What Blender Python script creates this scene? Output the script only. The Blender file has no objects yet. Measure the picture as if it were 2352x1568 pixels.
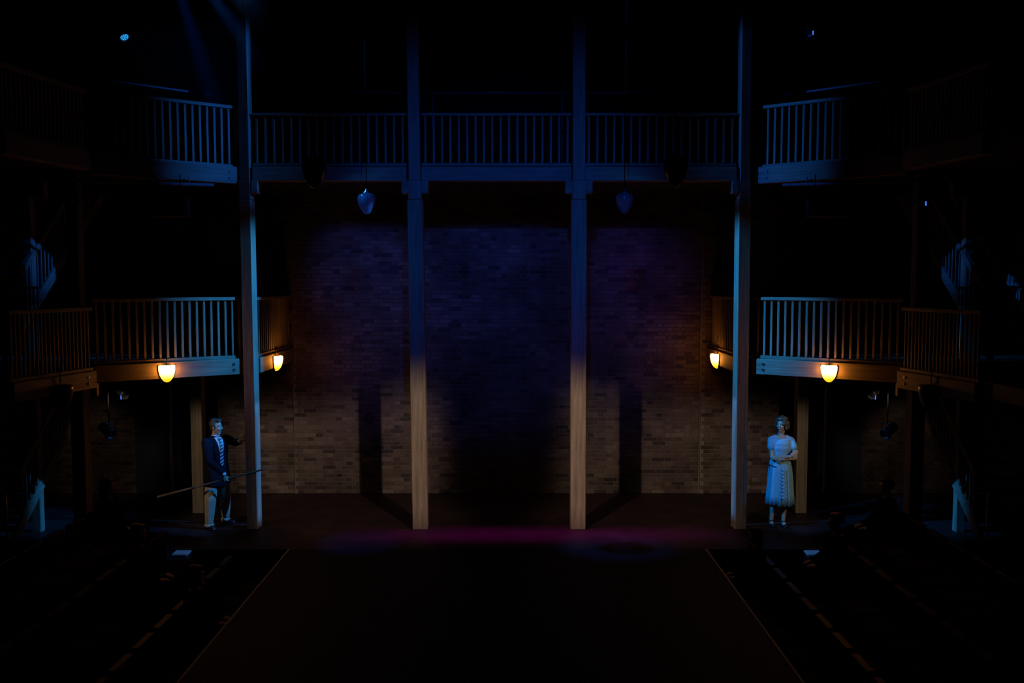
import bpy, bmesh, math, random
from mathutils import Vector, Matrix, Quaternion
random.seed(7)
sc = bpy.context.scene
col = sc.collection
R = math.radians

# ------------------------------------------------------------------ camera
EYE = Vector((0.21, 0.0, 3.88))
cam_d = bpy.data.cameras.new('camera')
cam_d.sensor_width = 36.0
cam_d.lens = 2070.0 / 2352.0 * 36.0
cam_d.clip_start = 0.05
cam_d.clip_end = 100
cam = bpy.data.objects.new('camera', cam_d)
cam.location = EYE
cam.rotation_euler = (math.pi / 2 - math.atan(134 / 2070.0), 0, 0)
col.objects.link(cam)
sc.camera = cam

# ------------------------------------------------------------------ world, exposure
w = bpy.data.worlds.new('dark_house')
sc.world = w
w.use_nodes = True
w.node_tree.nodes['Background'].inputs[0].default_value = (0.25, 0.35, 1.0, 1)
w.node_tree.nodes['Background'].inputs[1].default_value = 0.0012
vs = sc.view_settings
vs.view_transform = 'Standard'
vs.look = 'None'
vs.exposure = 0.0
vs.gamma = 1.0
vs.use_curve_mapping = False

# ------------------------------------------------------------------ stage lanterns' light
def spot(name, loc, aim, power, color, deg, blend=0.6, radius=0.06, shutter=None):
    """A profile spot. shutter = (left, right, bottom, top, softness): framing blades as tangents of the angle
    off the beam axis, in the lantern's own frame."""
    d = bpy.data.lights.new(name, 'SPOT')
    d.energy = power
    d.color = color
    d.spot_size = R(deg)
    d.spot_blend = blend
    d.shadow_soft_size = radius
    o = bpy.data.objects.new(name, d)
    o.location = loc
    o.rotation_euler = (Vector(aim) - Vector(loc)).to_track_quat('-Z', 'Y').to_euler()
    col.objects.link(o)
    if shutter:
        l, r, b, t, s = shutter
        d.use_nodes = True
        nt = d.node_tree
        em = nt.nodes['Emission']
        tc = nt.nodes.new('ShaderNodeTexCoord')
        sx = nt.nodes.new('ShaderNodeSeparateXYZ')
        nt.links.new(tc.outputs['Normal'], sx.inputs[0])
        ab = nt.nodes.new('ShaderNodeMath'); ab.operation = 'ABSOLUTE'
        nt.links.new(sx.outputs[2], ab.inputs[0])
        def m(op, a, bb):
            n = nt.nodes.new('ShaderNodeMath'); n.operation = op
            for i, v in enumerate((a, bb)):
                if isinstance(v, (int, float)):
                    n.inputs[i].default_value = v
                else:
                    nt.links.new(v, n.inputs[i])
            return n.outputs[0]
        u = m('DIVIDE', sx.outputs[0], ab.outputs[0])
        v = m('DIVIDE', sx.outputs[1], ab.outputs[0])
        def ramp(x, e0, e1):
            n = nt.nodes.new('ShaderNodeMapRange'); n.interpolation_type = 'SMOOTHSTEP'
            nt.links.new(x, n.inputs[0])
            n.inputs[1].default_value = e0; n.inputs[2].default_value = e1
            n.inputs[3].default_value = 0; n.inputs[4].default_value = 1
            return n.outputs[0]
        k = ramp(u, l - s, l + s)
        k = m('MULTIPLY', k, m('SUBTRACT', 1.0, ramp(u, r - s, r + s)))
        k = m('MULTIPLY', k, ramp(v, b - s, b + s))
        k = m('MULTIPLY', k, m('SUBTRACT', 1.0, ramp(v, t - s, t + s)))
        nt.links.new(k, em.inputs['Strength'])
    return o

BLUE = (0.022, 0.32, 1.0)
MIDBLUE = (0.012, 0.18, 1.0)
DEEP = (0.006, 0.115, 1.0)
# cross blues, hung over the sides of the stage, each framed on the far tall post and gallery end
spot('blue_cross_spot_a', (4.3, 12.75, 8.4), (-4.35, 14.0, 2.2), 7000, BLUE, 44, 0.7, 0.07, (-0.050, 0.042, -0.045, 0.20, 0.024))
spot('blue_post_fill_a', (4.3, 12.75, 8.4), (-4.35, 14.0, 2.2), 7600, (0.06, 0.32, 1.0), 44, 0.7, 0.03, (0.009, 0.030, -0.175, -0.045, 0.006))  # fill pair added to carry the cross blue down the tall posts' sides
spot('blue_cross_spot_b', (-4.3, 12.75, 8.4), (4.35, 14.0, 2.2), 7000, BLUE, 44, 0.7, 0.07, (-0.042, 0.050, -0.045, 0.20, 0.024))
spot('blue_post_fill_b', (-4.3, 12.75, 8.4), (4.35, 14.0, 2.2), 7600, (0.06, 0.32, 1.0), 44, 0.7, 0.03, (-0.030, -0.009, -0.175, -0.045, 0.006))
spot('blue_high_spot_a', (4.3, 12.75, 8.5), (-4.5, 13.8, 5.9), 3200, MIDBLUE, 36, 0.8, 0.07, (-0.032, 0.046, -0.10, 0.20, 0.024))
spot('blue_high_spot_b', (-4.3, 12.75, 8.5), (4.5, 13.8, 5.9), 2400, MIDBLUE, 36, 0.8, 0.07, (-0.046, 0.032, -0.10, 0.20, 0.024))
# framed blues on the two actors
spot('blue_actor_spot_a', (3.1, 11.2, 6.6), (-4.48, 14.05, 0.95), 3000, (0.025, 0.33, 1.0), 14, 0.3, 0.05, (-0.045, 0.010, -0.080, 0.10, 0.008))
spot('blue_actor_spot_b', (-1.9, 9.8, 6.6), (4.46, 14.10, 0.95), 2300, (0.008, 0.33, 1.0), 14, 0.3, 0.05, (-0.026, 0.050, -0.080, 0.10, 0.006))
# narrow fill blues added to brighten the step blocks at the stage corners
spot('blue_step_fill_a', (3.1, 11.2, 6.6), (-4.6, 12.8, 0.0), 1500, (0.025, 0.33, 1.0), 2.6, 0.4, 0.04)
spot('blue_step_fill_b', (-3.1, 11.2, 6.6), (4.6, 12.8, 0.0), 1900, (0.025, 0.33, 1.0), 2.2, 0.4, 0.04)
# two thin blue shafts through the haze at the upper left, down to the stage floor
spot('blue_shaft_spot_a', (-4.72, 13.0, 8.75), (-2.1, 13.3, 0.0), 800, DEEP, 9, 0.7, 0.04)
spot('blue_shaft_spot_b', (-4.62, 13.0, 8.75), (1.6, 13.1, 0.2), 1900, (0.01, 0.2, 1.0), 9, 0.7, 0.04)
# front blue wash, on the gallery front over the audience
spot('blue_front_spot', (0.2, 4.0, 7.9), (0.1, 14.1, 4.0), 1150, DEEP, 46, 1.0, 0.10, (-0.25, 0.23, -0.125, 0.40, 0.06))
# small blue and violet washes over the brick, hung under the front of the upper gallery
spot('blue_wall_spot_a', (-2.75, 12.9, 5.36), (-2.25, 16.45, 4.0), 110, (0.10, 0.16, 1.0), 46, 1.0, 0.05, (-0.6, 0.6, -0.6, 0.25, 0.02))
spot('blue_wall_spot_b', (0.1, 12.9, 5.36), (-0.1, 16.45, 4.1), 75, (0.08, 0.14, 1.0), 52, 1.0, 0.05, (-0.6, 0.6, -0.6, 0.22, 0.02))
spot('violet_wall_spot_c', (2.8, 12.9, 5.36), (2.3, 16.45, 3.9), 60, (0.25, 0.08, 1.0), 48, 1.0, 0.05, (-0.6, 0.6, -0.6, 0.27, 0.02))
# warm front pair, crossing
WARM = (1.0, 0.80, 0.64)
spot('warm_front_spot_a', (3.6, 4.2, 5.2), (-3.0, 16.4, 1.0), 2200, WARM, 34, 0.5, 0.10, (-0.122, 0.115, -0.15, 0.045, 0.035))
spot('warm_front_spot_b', (-3.6, 4.2, 5.2), (3.0, 16.4, 1.0), 2100, (1.0, 0.78, 0.60), 34, 0.5, 0.10, (-0.115, 0.126, -0.15, 0.045, 0.035))
# warm sides on the two actors, clamped under the side galleries
spot('warm_side_spot_a', (-5.9, 11.8, 2.3), (-4.75, 14.3, 1.1), 62, (1.0, 0.80, 0.55), 50, 0.6, 0.03, (-0.22, 0.165, -0.5, 0.25, 0.09))
spot('warm_side_spot_b', (5.9, 11.8, 2.3), (4.75, 14.3, 1.1), 62, (1.0, 0.82, 0.52), 50, 0.6, 0.03, (-0.165, 0.22, -0.5, 0.25, 0.09))
spot('warm_brick_fill_a', (-5.6, 13.2, 2.3), (-7.2, 16.45, 0.7), 30, (1.0, 0.74, 0.5), 36, 0.7, 0.04)  # fill pair added to brighten the outer brick of the back wall
spot('warm_brick_fill_b', (5.6, 13.2, 2.3), (7.2, 16.45, 0.7), 30, (1.0, 0.74, 0.5), 36, 0.7, 0.04)
# reds across the rear stage and a magenta pool
spot('red_cross_spot_a', (6.6, 11.0, 5.6), (-1.5, 14.9, 0.0), 1600, (1.0, 0.006, 0.05), 44, 0.8, 0.08)
spot('red_cross_spot_b', (-6.6, 11.0, 5.6), (1.5, 14.9, 0.0), 1600, (1.0, 0.006, 0.05), 44, 0.8, 0.08)
spot('magenta_pool_spot', (0.6, 13.4, 9.6), (0.6, 13.75, 0.0), 2500, (0.90, 0.01, 0.80), 40, 1.0, 0.1, (-0.35, 0.35, -0.035, 0.030, 0.035))

# ------------------------------------------------------------------ helpers
def tag(o, label=None, cat=None, group=None, kind=None):
    if label: o['label'] = label
    if cat: o['category'] = cat
    if group: o['group'] = group
    if kind: o['kind'] = kind
    return o

def empty(name, loc, label=None, cat=None, group=None, kind=None):
    o = bpy.data.objects.new(name, None)
    o.empty_display_size = 0.1
    o.location = loc
    col.objects.link(o)
    return tag(o, label, cat, group, kind)

def link(name, me, parent=None, loc=None, rot=None):
    o = bpy.data.objects.new(name, me)
    if loc is not None: o.location = loc
    if rot is not None: o.rotation_euler = rot
    if parent is not None: o.parent = parent
    col.objects.link(o)
    return o

def wloc(p):
    v = Vector((0, 0, 0))
    while p is not None:
        v += p.location
        p = p.parent
    return v

class MB:
    def __init__(s):
        s.v = []; s.f = []; s.sm = []
    def add(s, vs_, fs, smooth=False):
        b = len(s.v)
        s.v += [Vector(v) for v in vs_]
        s.f += [tuple(b + i for i in f) for f in fs]
        s.sm += [smooth] * len(fs)
        return s
    def box(s, x0, x1, y0, y1, z0, z1):
        return s.add([(x0, y0, z0), (x1, y0, z0), (x1, y1, z0), (x0, y1, z0), (x0, y0, z1), (x1, y0, z1), (x1, y1, z1), (x0, y1, z1)],
                     [(0, 3, 2, 1), (4, 5, 6, 7), (0, 1, 5, 4), (1, 2, 6, 5), (2, 3, 7, 6), (3, 0, 4, 7)])
    def bbox(s, x0, x1, y0, y1, z0, z1, b=0.006):
        """box with chamfered vertical and horizontal edges"""
        bm = bmesh.new()
        M = Matrix.Translation(((x0 + x1) / 2, (y0 + y1) / 2, (z0 + z1) / 2)) @ Matrix.Diagonal((x1 - x0, y1 - y0, z1 - z0, 1))
        bmesh.ops.create_cube(bm, size=1, matrix=M)
        bmesh.ops.bevel(bm, geom=bm.edges[:], offset=b, segments=1, affect='EDGES')
        bm.verts.index_update()
        s.add([v.co.copy() for v in bm.verts], [[v.index for v in f.verts] for f in bm.faces])
        bm.free()
        return s
    def obox(s, p0, p1, th, z0, z1, off=0.0):
        """a board between two plan points, th thick sideways, from z0 to z1, off = sideways shift"""
        a = Vector((p0[0], p0[1])); b = Vector((p1[0], p1[1]))
        d = (b - a).normalized(); n = Vector((-d.y, d.x))
        q = [a + n * (off - th / 2), b + n * (off - th / 2), b + n * (off + th / 2), a + n * (off + th / 2)]
        return s.prism([(v.x, v.y) for v in q], z0, z1)
    def prism(s, poly, z0, z1):
        ar = sum(poly[i][0] * poly[(i + 1) % len(poly)][1] - poly[(i + 1) % len(poly)][0] * poly[i][1] for i in range(len(poly)))
        if ar < 0: poly = poly[::-1]
        n = len(poly)
        vs_ = [(x, y, z0) for x, y in poly] + [(x, y, z1) for x, y in poly]
        fs = [tuple(range(n - 1, -1, -1)), tuple(range(n, 2 * n))]
        fs += [(i, (i + 1) % n, n + (i + 1) % n, n + i) for i in range(n)]
        return s.add(vs_, fs)
    def bar(s, a, b, wx, wz, up=(0, 0, 1)):
        """rectangular bar between two 3d points"""
        a = Vector(a); b = Vector(b); d = (b - a).normalized()
        u = Vector(up)
        sd = d.cross(u).normalized(); u = sd.cross(d).normalized()
        vs_ = []
        for p in (a, b):
            for (i, j) in ((-1, -1), (1, -1), (1, 1), (-1, 1)):
                vs_.append(p + sd * (i * wx / 2) + u * (j * wz / 2))
        return s.add(vs_, [(3, 2, 1, 0), (4, 5, 6, 7), (0, 1, 5, 4), (1, 2, 6, 5), (2, 3, 7, 6), (3, 0, 4, 7)])
    def tube(s, pts, rad, n=10, caps=True):
        pts = [Vector(p) for p in pts]
        if not hasattr(rad, '__len__'): rad = [rad] * len(pts)
        rings = []
        prev = None
        for i, p in enumerate(pts):
            d = (pts[min(i + 1, len(pts) - 1)] - pts[max(i - 1, 0)]).normalized()
            if prev is None:
                u = d.orthogonal().normalized()
            else:
                u = (prev - d * prev.dot(d)).normalized()
            prev = u
            v = d.cross(u)
            rings.append([p + (u * math.cos(2 * math.pi * k / n) + v * math.sin(2 * math.pi * k / n)) * rad[i] for k in range(n)])
        vs_ = [q for r in rings for q in r]
        fs = []
        for i in range(len(rings) - 1):
            for k in range(n):
                fs.append((i * n + k, i * n + (k + 1) % n, (i + 1) * n + (k + 1) % n, (i + 1) * n + k))
        s.add(vs_, fs, True)
        if caps:
            b = len(s.v) - len(vs_)
            s.f.append(tuple(b + k for k in range(n - 1, -1, -1))); s.sm.append(False)
            s.f.append(tuple(b + (len(rings) - 1) * n + k for k in range(n))); s.sm.append(False)
        return s
    def lathe(s, prof, c=(0, 0, 0), n=24, a0=0.0, a1=2 * math.pi, smooth=True):
        """profile of (radius, z) turned about a vertical axis through c"""
        full = abs(a1 - a0 - 2 * math.pi) < 1e-6
        m = n if full else n + 1
        vs_ = []
        for r, z in prof:
            for k in range(m):
                a = a0 + (a1 - a0) * k / n
                vs_.append((c[0] + r * math.cos(a), c[1] + r * math.sin(a), c[2] + z))
        fs = []
        for i in range(len(prof) - 1):
            for k in range(n):
                k2 = (k + 1) % m if full else k + 1
                fs.append((i * m + k, i * m + k2, (i + 1) * m + k2, (i + 1) * m + k))
        return s.add(vs_, fs, smooth)
    def xform(s, M):
        s.v = [M @ v for v in s.v]
        return s
    def mesh(s, name, mat, origin=(0, 0, 0)):
        me = bpy.data.meshes.new(name)
        o = Vector(origin)
        me.from_pydata([tuple(v - o) for v in s.v], [], s.f)
        for p, q in zip(me.polygons, s.sm): p.use_smooth = q
        if mat: me.materials.append(mat)
        me.validate()
        bm = bmesh.new(); bm.from_mesh(me)
        bmesh.ops.recalc_face_normals(bm, faces=bm.faces[:])
        bm.to_mesh(me); bm.free()
        return me
    def build(s, name, mat, parent=None, origin=None):
        """coordinates are world coordinates; the object's origin is the parent's origin, or the given point"""
        if origin is None: origin = wloc(parent) if parent is not None else (0, 0, 0)
        me = s.mesh(name, mat, origin)
        if parent is not None:
            return link(name, me, parent, Vector(origin) - wloc(parent))
        return link(name, me, None, origin)

# ------------------------------------------------------------------ materials
def new_mat(name):
    m = bpy.data.materials.new(name); m.use_nodes = True
    nt = m.node_tree
    return m, nt, nt.nodes['Principled BSDF']

def N(nt, typ, **kw):
    n = nt.nodes.new(typ)
    for k, v in kw.items():
        if k.startswith('i_'):
            n.inputs[k[2:].replace('_', ' ')].default_value = v
        else:
            setattr(n, k, v)
    return n

def plain(name, c, rough=0.6, metal=0.0, spec=0.5):
    m, nt, b = new_mat(name)
    b.inputs['Roughness'].default_value = rough
    b.inputs['Metallic'].default_value = metal
    b.inputs['Specular IOR Level'].default_value = spec
    tc = N(nt, 'ShaderNodeTexCoord')
    no = N(nt, 'ShaderNodeTexNoise'); no.inputs['Scale'].default_value = 14; no.inputs['Detail'].default_value = 4
    nt.links.new(tc.outputs['Object'], no.inputs['Vector'])
    mx = N(nt, 'ShaderNodeMix', data_type='RGBA')
    mx.inputs[6].default_value = (c[0] * .82, c[1] * .82, c[2] * .82, 1)
    mx.inputs[7].default_value = (min(1, c[0] * 1.15), min(1, c[1] * 1.15), min(1, c[2] * 1.15), 1)
    nt.links.new(no.outputs['Fac'], mx.inputs[0])
    nt.links.new(mx.outputs[2], b.inputs['Base Color'])
    return m

def wood(name, c, vertical=True, rough=0.65):
    m, nt, b = new_mat(name)
    b.inputs['Roughness'].default_value = rough
    b.inputs['Specular IOR Level'].default_value = 0.25
    tc = N(nt, 'ShaderNodeTexCoord')
    mp = N(nt, 'ShaderNodeMapping')
    mp.inputs['Scale'].default_value = (30, 30, 1.6) if vertical else (1.6, 1.6, 30)
    nt.links.new(tc.outputs['Object'], mp.inputs[0])
    n1 = N(nt, 'ShaderNodeTexNoise'); n1.inputs['Scale'].default_value = 1.0; n1.inputs['Detail'].default_value = 6
    nt.links.new(mp.outputs[0], n1.inputs['Vector'])
    n2 = N(nt, 'ShaderNodeTexNoise'); n2.inputs['Scale'].default_value = 2.2; n2.inputs['Detail'].default_value = 3
    nt.links.new(tc.outputs['Object'], n2.inputs['Vector'])
    oi = N(nt, 'ShaderNodeObjectInfo')
    r = N(nt, 'ShaderNodeValToRGB')
    r.color_ramp.elements[0].position = 0.3; r.color_ramp.elements[0].color = (c[0] * .62, c[1] * .58, c[2] * .55, 1)
    r.color_ramp.elements[1].position = 0.7; r.color_ramp.elements[1].color = (c[0] * 1.12, c[1] * 1.1, c[2] * 1.08, 1)
    nt.links.new(n1.outputs['Fac'], r.inputs[0])
    mx = N(nt, 'ShaderNodeMix', data_type='RGBA', blend_type='MULTIPLY'); mx.inputs[0].default_value = 0.35
    nt.links.new(r.outputs[0], mx.inputs[6]); nt.links.new(n2.outputs['Fac'], mx.inputs[7])
    hv = N(nt, 'ShaderNodeHueSaturation')
    mr = N(nt, 'ShaderNodeMapRange'); mr.inputs[3].default_value = 0.85; mr.inputs[4].default_value = 1.15
    nt.links.new(oi.outputs['Random'], mr.inputs[0]); nt.links.new(mr.outputs[0], hv.inputs['Value'])
    nt.links.new(mx.outputs[2], hv.inputs['Color'])
    nt.links.new(hv.outputs[0], b.inputs['Base Color'])
    bp = N(nt, 'ShaderNodeBump'); bp.inputs['Strength'].default_value = 0.25; bp.inputs['Distance'].default_value = 0.004
    nt.links.new(n1.outputs['Fac'], bp.inputs['Height']); nt.links.new(bp.outputs[0], b.inputs['Normal'])
    return m

def emit(name, c, k):
    m = bpy.data.materials.new(name); m.use_nodes = True
    nt = m.node_tree; nt.nodes.clear()
    e = N(nt, 'ShaderNodeEmission'); o = N(nt, 'ShaderNodeOutputMaterial')
    e.inputs[0].default_value = (*c, 1); e.inputs[1].default_value = k
    nt.links.new(e.outputs[0], o.inputs[0])
    return m

OAK = wood('oak_upright', (0.40, 0.32, 0.24))
OAKH = wood('oak_level', (0.40, 0.32, 0.24), False)
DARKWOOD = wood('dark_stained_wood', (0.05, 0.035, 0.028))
BLACK = plain('black_metal', (0.012, 0.012, 0.014), 0.45, 0.0, 0.4)
STEEL = plain('grey_steel', (0.22, 0.23, 0.25), 0.35, 0.9)
CORD = plain('black_flex', (0.003, 0.003, 0.003), 0.9, 0, 0.0)
PIPE = plain('dull_grey_pipe', (0.09, 0.09, 0.10), 0.6, 0.2, 0.3)
BRASS = plain('aged_brass', (0.35, 0.24, 0.10), 0.35, 0.9)
SEATCLOTH = plain('charcoal_seat_cloth', (0.022, 0.018, 0.02), 0.9, 0, 0.1)
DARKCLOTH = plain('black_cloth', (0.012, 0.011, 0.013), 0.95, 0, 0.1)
SKIN = plain('skin', (0.50, 0.33, 0.25), 0.5, 0, 0.35)
PALE = plain('pale_painted_board', (0.45, 0.45, 0.45), 0.6)

def brick_mat():
    m, nt, b = new_mat('red_brown_brick')
    b.inputs['Roughness'].default_value = 0.85
    b.inputs['Specular IOR Level'].default_value = 0.2
    ge = N(nt, 'ShaderNodeNewGeometry'); oi = N(nt, 'ShaderNodeObjectInfo')
    ad = N(nt, 'ShaderNodeMath', operation='ADD'); fr = N(nt, 'ShaderNodeMath', operation='FRACT')
    nt.links.new(ge.outputs['Random Per Island'], ad.inputs[0]); nt.links.new(oi.outputs['Random'], ad.inputs[1])
    nt.links.new(ad.outputs[0], fr.inputs[0])
    r = N(nt, 'ShaderNodeValToRGB')
    e = r.color_ramp.elements
    e[0].position = 0; e[0].color = (0.032, 0.023, 0.023, 1)
    e[1].position = 1; e[1].color = (0.105, 0.080, 0.066, 1)
    for p, c in ((0.09, (0.038, 0.025, 0.025)), (0.13, (0.062, 0.040, 0.036)), (0.5, (0.076, 0.052, 0.045)), (0.75, (0.088, 0.062, 0.052))):
        x = e.new(p); x.color = (*c, 1)
    nt.links.new(fr.outputs[0], r.inputs[0])
    tc = N(nt, 'ShaderNodeTexCoord')
    no = N(nt, 'ShaderNodeTexNoise'); no.inputs['Scale'].default_value = 40; no.inputs['Detail'].default_value = 5
    nt.links.new(ge.outputs['Position'], no.inputs['Vector'])
    mx = N(nt, 'ShaderNodeMix', data_type='RGBA', blend_type='MULTIPLY'); mx.inputs[0].default_value = 0.7
    nt.links.new(r.outputs[0], mx.inputs[6]); nt.links.new(no.outputs['Fac'], mx.inputs[7])
    # soot and lime blooms in irregular patches
    n2 = N(nt, 'ShaderNodeTexNoise'); n2.inputs['Scale'].default_value = 1.3; n2.inputs['Detail'].default_value = 6
    nt.links.new(ge.outputs['Position'], n2.inputs['Vector'])
    r2 = N(nt, 'ShaderNodeValToRGB'); r2.color_ramp.elements[0].position = 0.35; r2.color_ramp.elements[0].color = (0.55, 0.55, 0.55, 1)
    r2.color_ramp.elements[1].position = 0.68; r2.color_ramp.elements[1].color = (1.5, 1.5, 1.55, 1)
    nt.links.new(n2.outputs['Fac'], r2.inputs[0])
    m2 = N(nt, 'ShaderNodeMix', data_type='RGBA', blend_type='MULTIPLY'); m2.inputs[0].default_value = 1
    nt.links.new(mx.outputs[2], m2.inputs[6]); nt.links.new(r2.outputs[0], m2.inputs[7])
    g = N(nt, 'ShaderNodeMix', data_type='RGBA', blend_type='MULTIPLY'); g.inputs[0].default_value = 1; g.inputs[7].default_value = (1.9, 1.9, 1.9, 1)
    nt.links.new(m2.outputs[2], g.inputs[6])
    nt.links.new(g.outputs[2], b.inputs['Base Color'])
    bp = N(nt, 'ShaderNodeBump'); bp.inputs['Strength'].default_value = 0.5; bp.inputs['Distance'].default_value = 0.004
    nt.links.new(no.outputs['Fac'], bp.inputs['Height']); nt.links.new(bp.outputs[0], b.inputs['Normal'])
    return m
BRICK = brick_mat()
MORTAR = plain('lime_mortar', (0.155, 0.135, 0.12), 0.95, 0, 0.1)

def brick_tex():
    """brickwork on walls too dark and far to tell the bricks apart"""
    m, nt, b = new_mat('dim_brickwork')
    b.inputs['Roughness'].default_value = 0.9
    tc = N(nt, 'ShaderNodeTexCoord'); mp = N(nt, 'ShaderNodeMapping')
    mp.inputs['Rotation'].default_value = (R(90), 0, R(90))
    nt.links.new(tc.outputs['Object'], mp.inputs[0])
    bt = N(nt, 'ShaderNodeTexBrick')
    bt.inputs['Color1'].default_value = (0.12, 0.06, 0.04, 1); bt.inputs['Color2'].default_value = (0.17, 0.09, 0.06, 1)
    bt.inputs['Mortar'].default_value = (0.16, 0.14, 0.12, 1)
    bt.inputs['Scale'].default_value = 1; bt.inputs['Brick Width'].default_value = 0.235; bt.inputs['Row Height'].default_value = 0.075
    bt.inputs['Mortar Size'].default_value = 0.006
    nt.links.new(mp.outputs[0], bt.inputs[0]); nt.links.new(bt.outputs[0], b.inputs['Base Color'])
    return m
BRICKTEX = brick_tex()

def floor_mat():
    m, nt, b = new_mat('dark_stage_boards')
    b.inputs['Roughness'].default_value = 0.55
    b.inputs['Specular IOR Level'].default_value = 0.2
    tc = N(nt, 'ShaderNodeTexCoord')
    no = N(nt, 'ShaderNodeTexNoise'); no.inputs['Scale'].default_value = 3; no.inputs['Detail'].default_value = 8
    nt.links.new(tc.outputs['Object'], no.inputs['Vector'])
    r = N(nt, 'ShaderNodeValToRGB')
    r.color_ramp.elements[0].position = .3; r.color_ramp.elements[0].color = (0.020, 0.011, 0.012, 1)
    r.color_ramp.elements[1].position = .75; r.color_ramp.elements[1].color = (0.042, 0.022, 0.024, 1)
    nt.links.new(no.outputs['Fac'], r.inputs[0]); nt.links.new(r.outputs[0], b.inputs['Base Color'])
    bp = N(nt, 'ShaderNodeBump'); bp.inputs['Strength'].default_value = 0.2; bp.inputs['Distance'].default_value = 0.003
    nt.links.new(no.outputs['Fac'], bp.inputs['Height']); nt.links.new(bp.outputs[0], b.inputs['Normal'])
    return m
STAGEMAT = floor_mat()

# ================================================================== SETTING
PY = 14.12      # line of the posts
WY = 16.45      # face of the back wall
def struct(name, mb, mat, label=None, origin=None):
    o = mb.build(name, mat, None, origin if origin is not None else (0, 0, 0))
    o['kind'] = 'structure'
    if label: o['label'] = label
    return o

struct('floor', MB().box(-9, 9, 12.95, WY + 0.3, -0.9, 0), STAGEMAT, 'dark boarded rear stage floor running back to the brick wall')
struct('floor_thrust', MB().box(-3.05, 3.05, 3.0, 12.95, -0.9, 0), plain('black_stage_cloth', (0.006, 0.008, 0.014), 0.7, 0, 0.2), 'dark thrust stage floor reaching out between the side seats')
struct('floor_stalls', MB().box(-9, -3.05, -3, 12.95, -1.0, -0.85).box(3.05, 9, -3, 12.95, -1.0, -0.85).box(-3.05, 3.05, -3, 3.0, -1.0, -0.85),
       plain('dark_carpet', (0.012, 0.010, 0.012), 0.95, 0, 0.1), 'dark carpeted stalls floor below the stage')
struct('ceiling', MB().box(-9, 9, -3, WY + 0.3, 10.5, 10.7), plain('black_ceiling', (0.01, 0.01, 0.012), 0.9), 'black ceiling high over the stage')
struct('wall_left', MB().box(-9.1, -8.9, -3, WY + 0.3, -1, 10.5), BRICKTEX, 'dim brick side wall on the left')
struct('wall_right', MB().box(8.9, 9.1, -3, WY + 0.3, -1, 10.5), BRICKTEX, 'dim brick side wall on the right')
struct('wall_front', MB().box(-9, 9, -3.2, -3, -1, 10.5), BRICKTEX, 'dim brick wall behind the audience')

# ---- back wall: mortar bed with two doorways, and the bricks standing proud of it
OPEN = [(-6.70, -5.20), (5.12, 6.62)]
DOORH = 2.08
wallb = empty('wall_back', (0, WY, 0), 'red-brown brick back wall of the stage with two dark doorways', None, None, 'structure')
mbk = MB()
xs = [-9, OPEN[0][0], OPEN[0][1], OPEN[1][0], OPEN[1][1], 9]
for i in range(5):
    if i in (1, 3):
        mbk.box(xs[i], xs[i + 1], WY + 0.012, WY + 0.25, DOORH, 10.5)
    else:
        mbk.box(xs[i], xs[i + 1], WY + 0.012, WY + 0.25, 0, 10.5)
mbk.build('mortar', MORTAR, wallb)
CH = 0.075
slots = []      # (x0, x1, row)
for row in range(int(6.0 / CH)):
    z0 = row * CH
    x = -8.98 + (0.0 if row % 2 == 0 else -0.171) + random.uniform(-.01, .01)
    k = 0
    while x < 8.9:
        L = 0.225 if k % 2 == 0 else 0.108
        k += 1
        x0, x1 = x, x + L
        x = x1 + 0.012
        a, b_ = max(x0, -8.95), min(x1, 8.95)
        bad = False
        if z0 + CH > 0 and z0 < DOORH:
            for (oa, ob) in OPEN:
                if a < ob and b_ > oa:
                    if a < oa - 0.04: b_ = min(b_, oa)
                    elif b_ > ob + 0.04: a = max(a, ob)
                    else: bad = True
        for jx in (-3.79, 3.655):   # straight joints in the brickwork
            if a < jx - 0.012 and b_ > jx + 0.012:
                if jx - a > b_ - jx: b_ = jx - 0.014
                else: a = jx + 0.014
        if bad or b_ - a < 0.03: continue
        slots.append((a, b_, row))
def brick_geo(mb, a, b_, row, ox=0, oz=0, oy=0):
    z0 = row * CH + 0.005; z1 = z0 + CH - 0.011
    y = WY - random.uniform(0, 0.006)
    c = 0.004
    X0, X1, Z0, Z1 = a - ox, b_ - ox, z0 - oz, z1 - oz
    y -= oy; yb = WY + 0.02 - oy
    mb.add([(X0, yb, Z0), (X1, yb, Z0), (X1, yb, Z1), (X0, yb, Z1),
            (X0, y + c, Z0), (X1, y + c, Z0), (X1, y + c, Z1), (X0, y + c, Z1),
            (X0 + c, y, Z0 + c), (X1 - c, y, Z0 + c), (X1 - c, y, Z1 - c), (X0 + c, y, Z1 - c)],
           [(0, 1, 5, 4), (1, 2, 6, 5), (2, 3, 7, 6), (3, 0, 4, 7),
            (4, 5, 9, 8), (5, 6, 10, 9), (6, 7, 11, 10), (7, 4, 8, 11), (8, 9, 10, 11)])
def near(s):
    x = (s[0] + s[1]) / 2; z = s[2] * CH
    return abs(x + 4.1) * 1.0 + abs(z - 1.0) * 0.85 + (3 if s[1] - s[0] < 0.09 else 0)
slots.sort(key=near)
meshes = {}
for (a, b_, row) in slots[:300]:
    key = (round((b_ - a) * 200), random.randrange(2))
    if key not in meshes:
        t = MB(); brick_geo(t, a, b_, row, a, row * CH, WY)
        meshes[key] = t.mesh('brick', BRICK)
    link('brick', meshes[key], wallb, (a, 0, row * CH))
rest = MB()
for s_ in slots[300:]: brick_geo(rest, *s_)
me = bpy.data.meshes.new('brickwork')
me.from_pydata([tuple(v - Vector((0, WY, 0))) for v in rest.v], [], rest.f)
me.materials.append(BRICK)
bw = link('brickwork', me, wallb); bw['kind'] = 'stuff'
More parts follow.
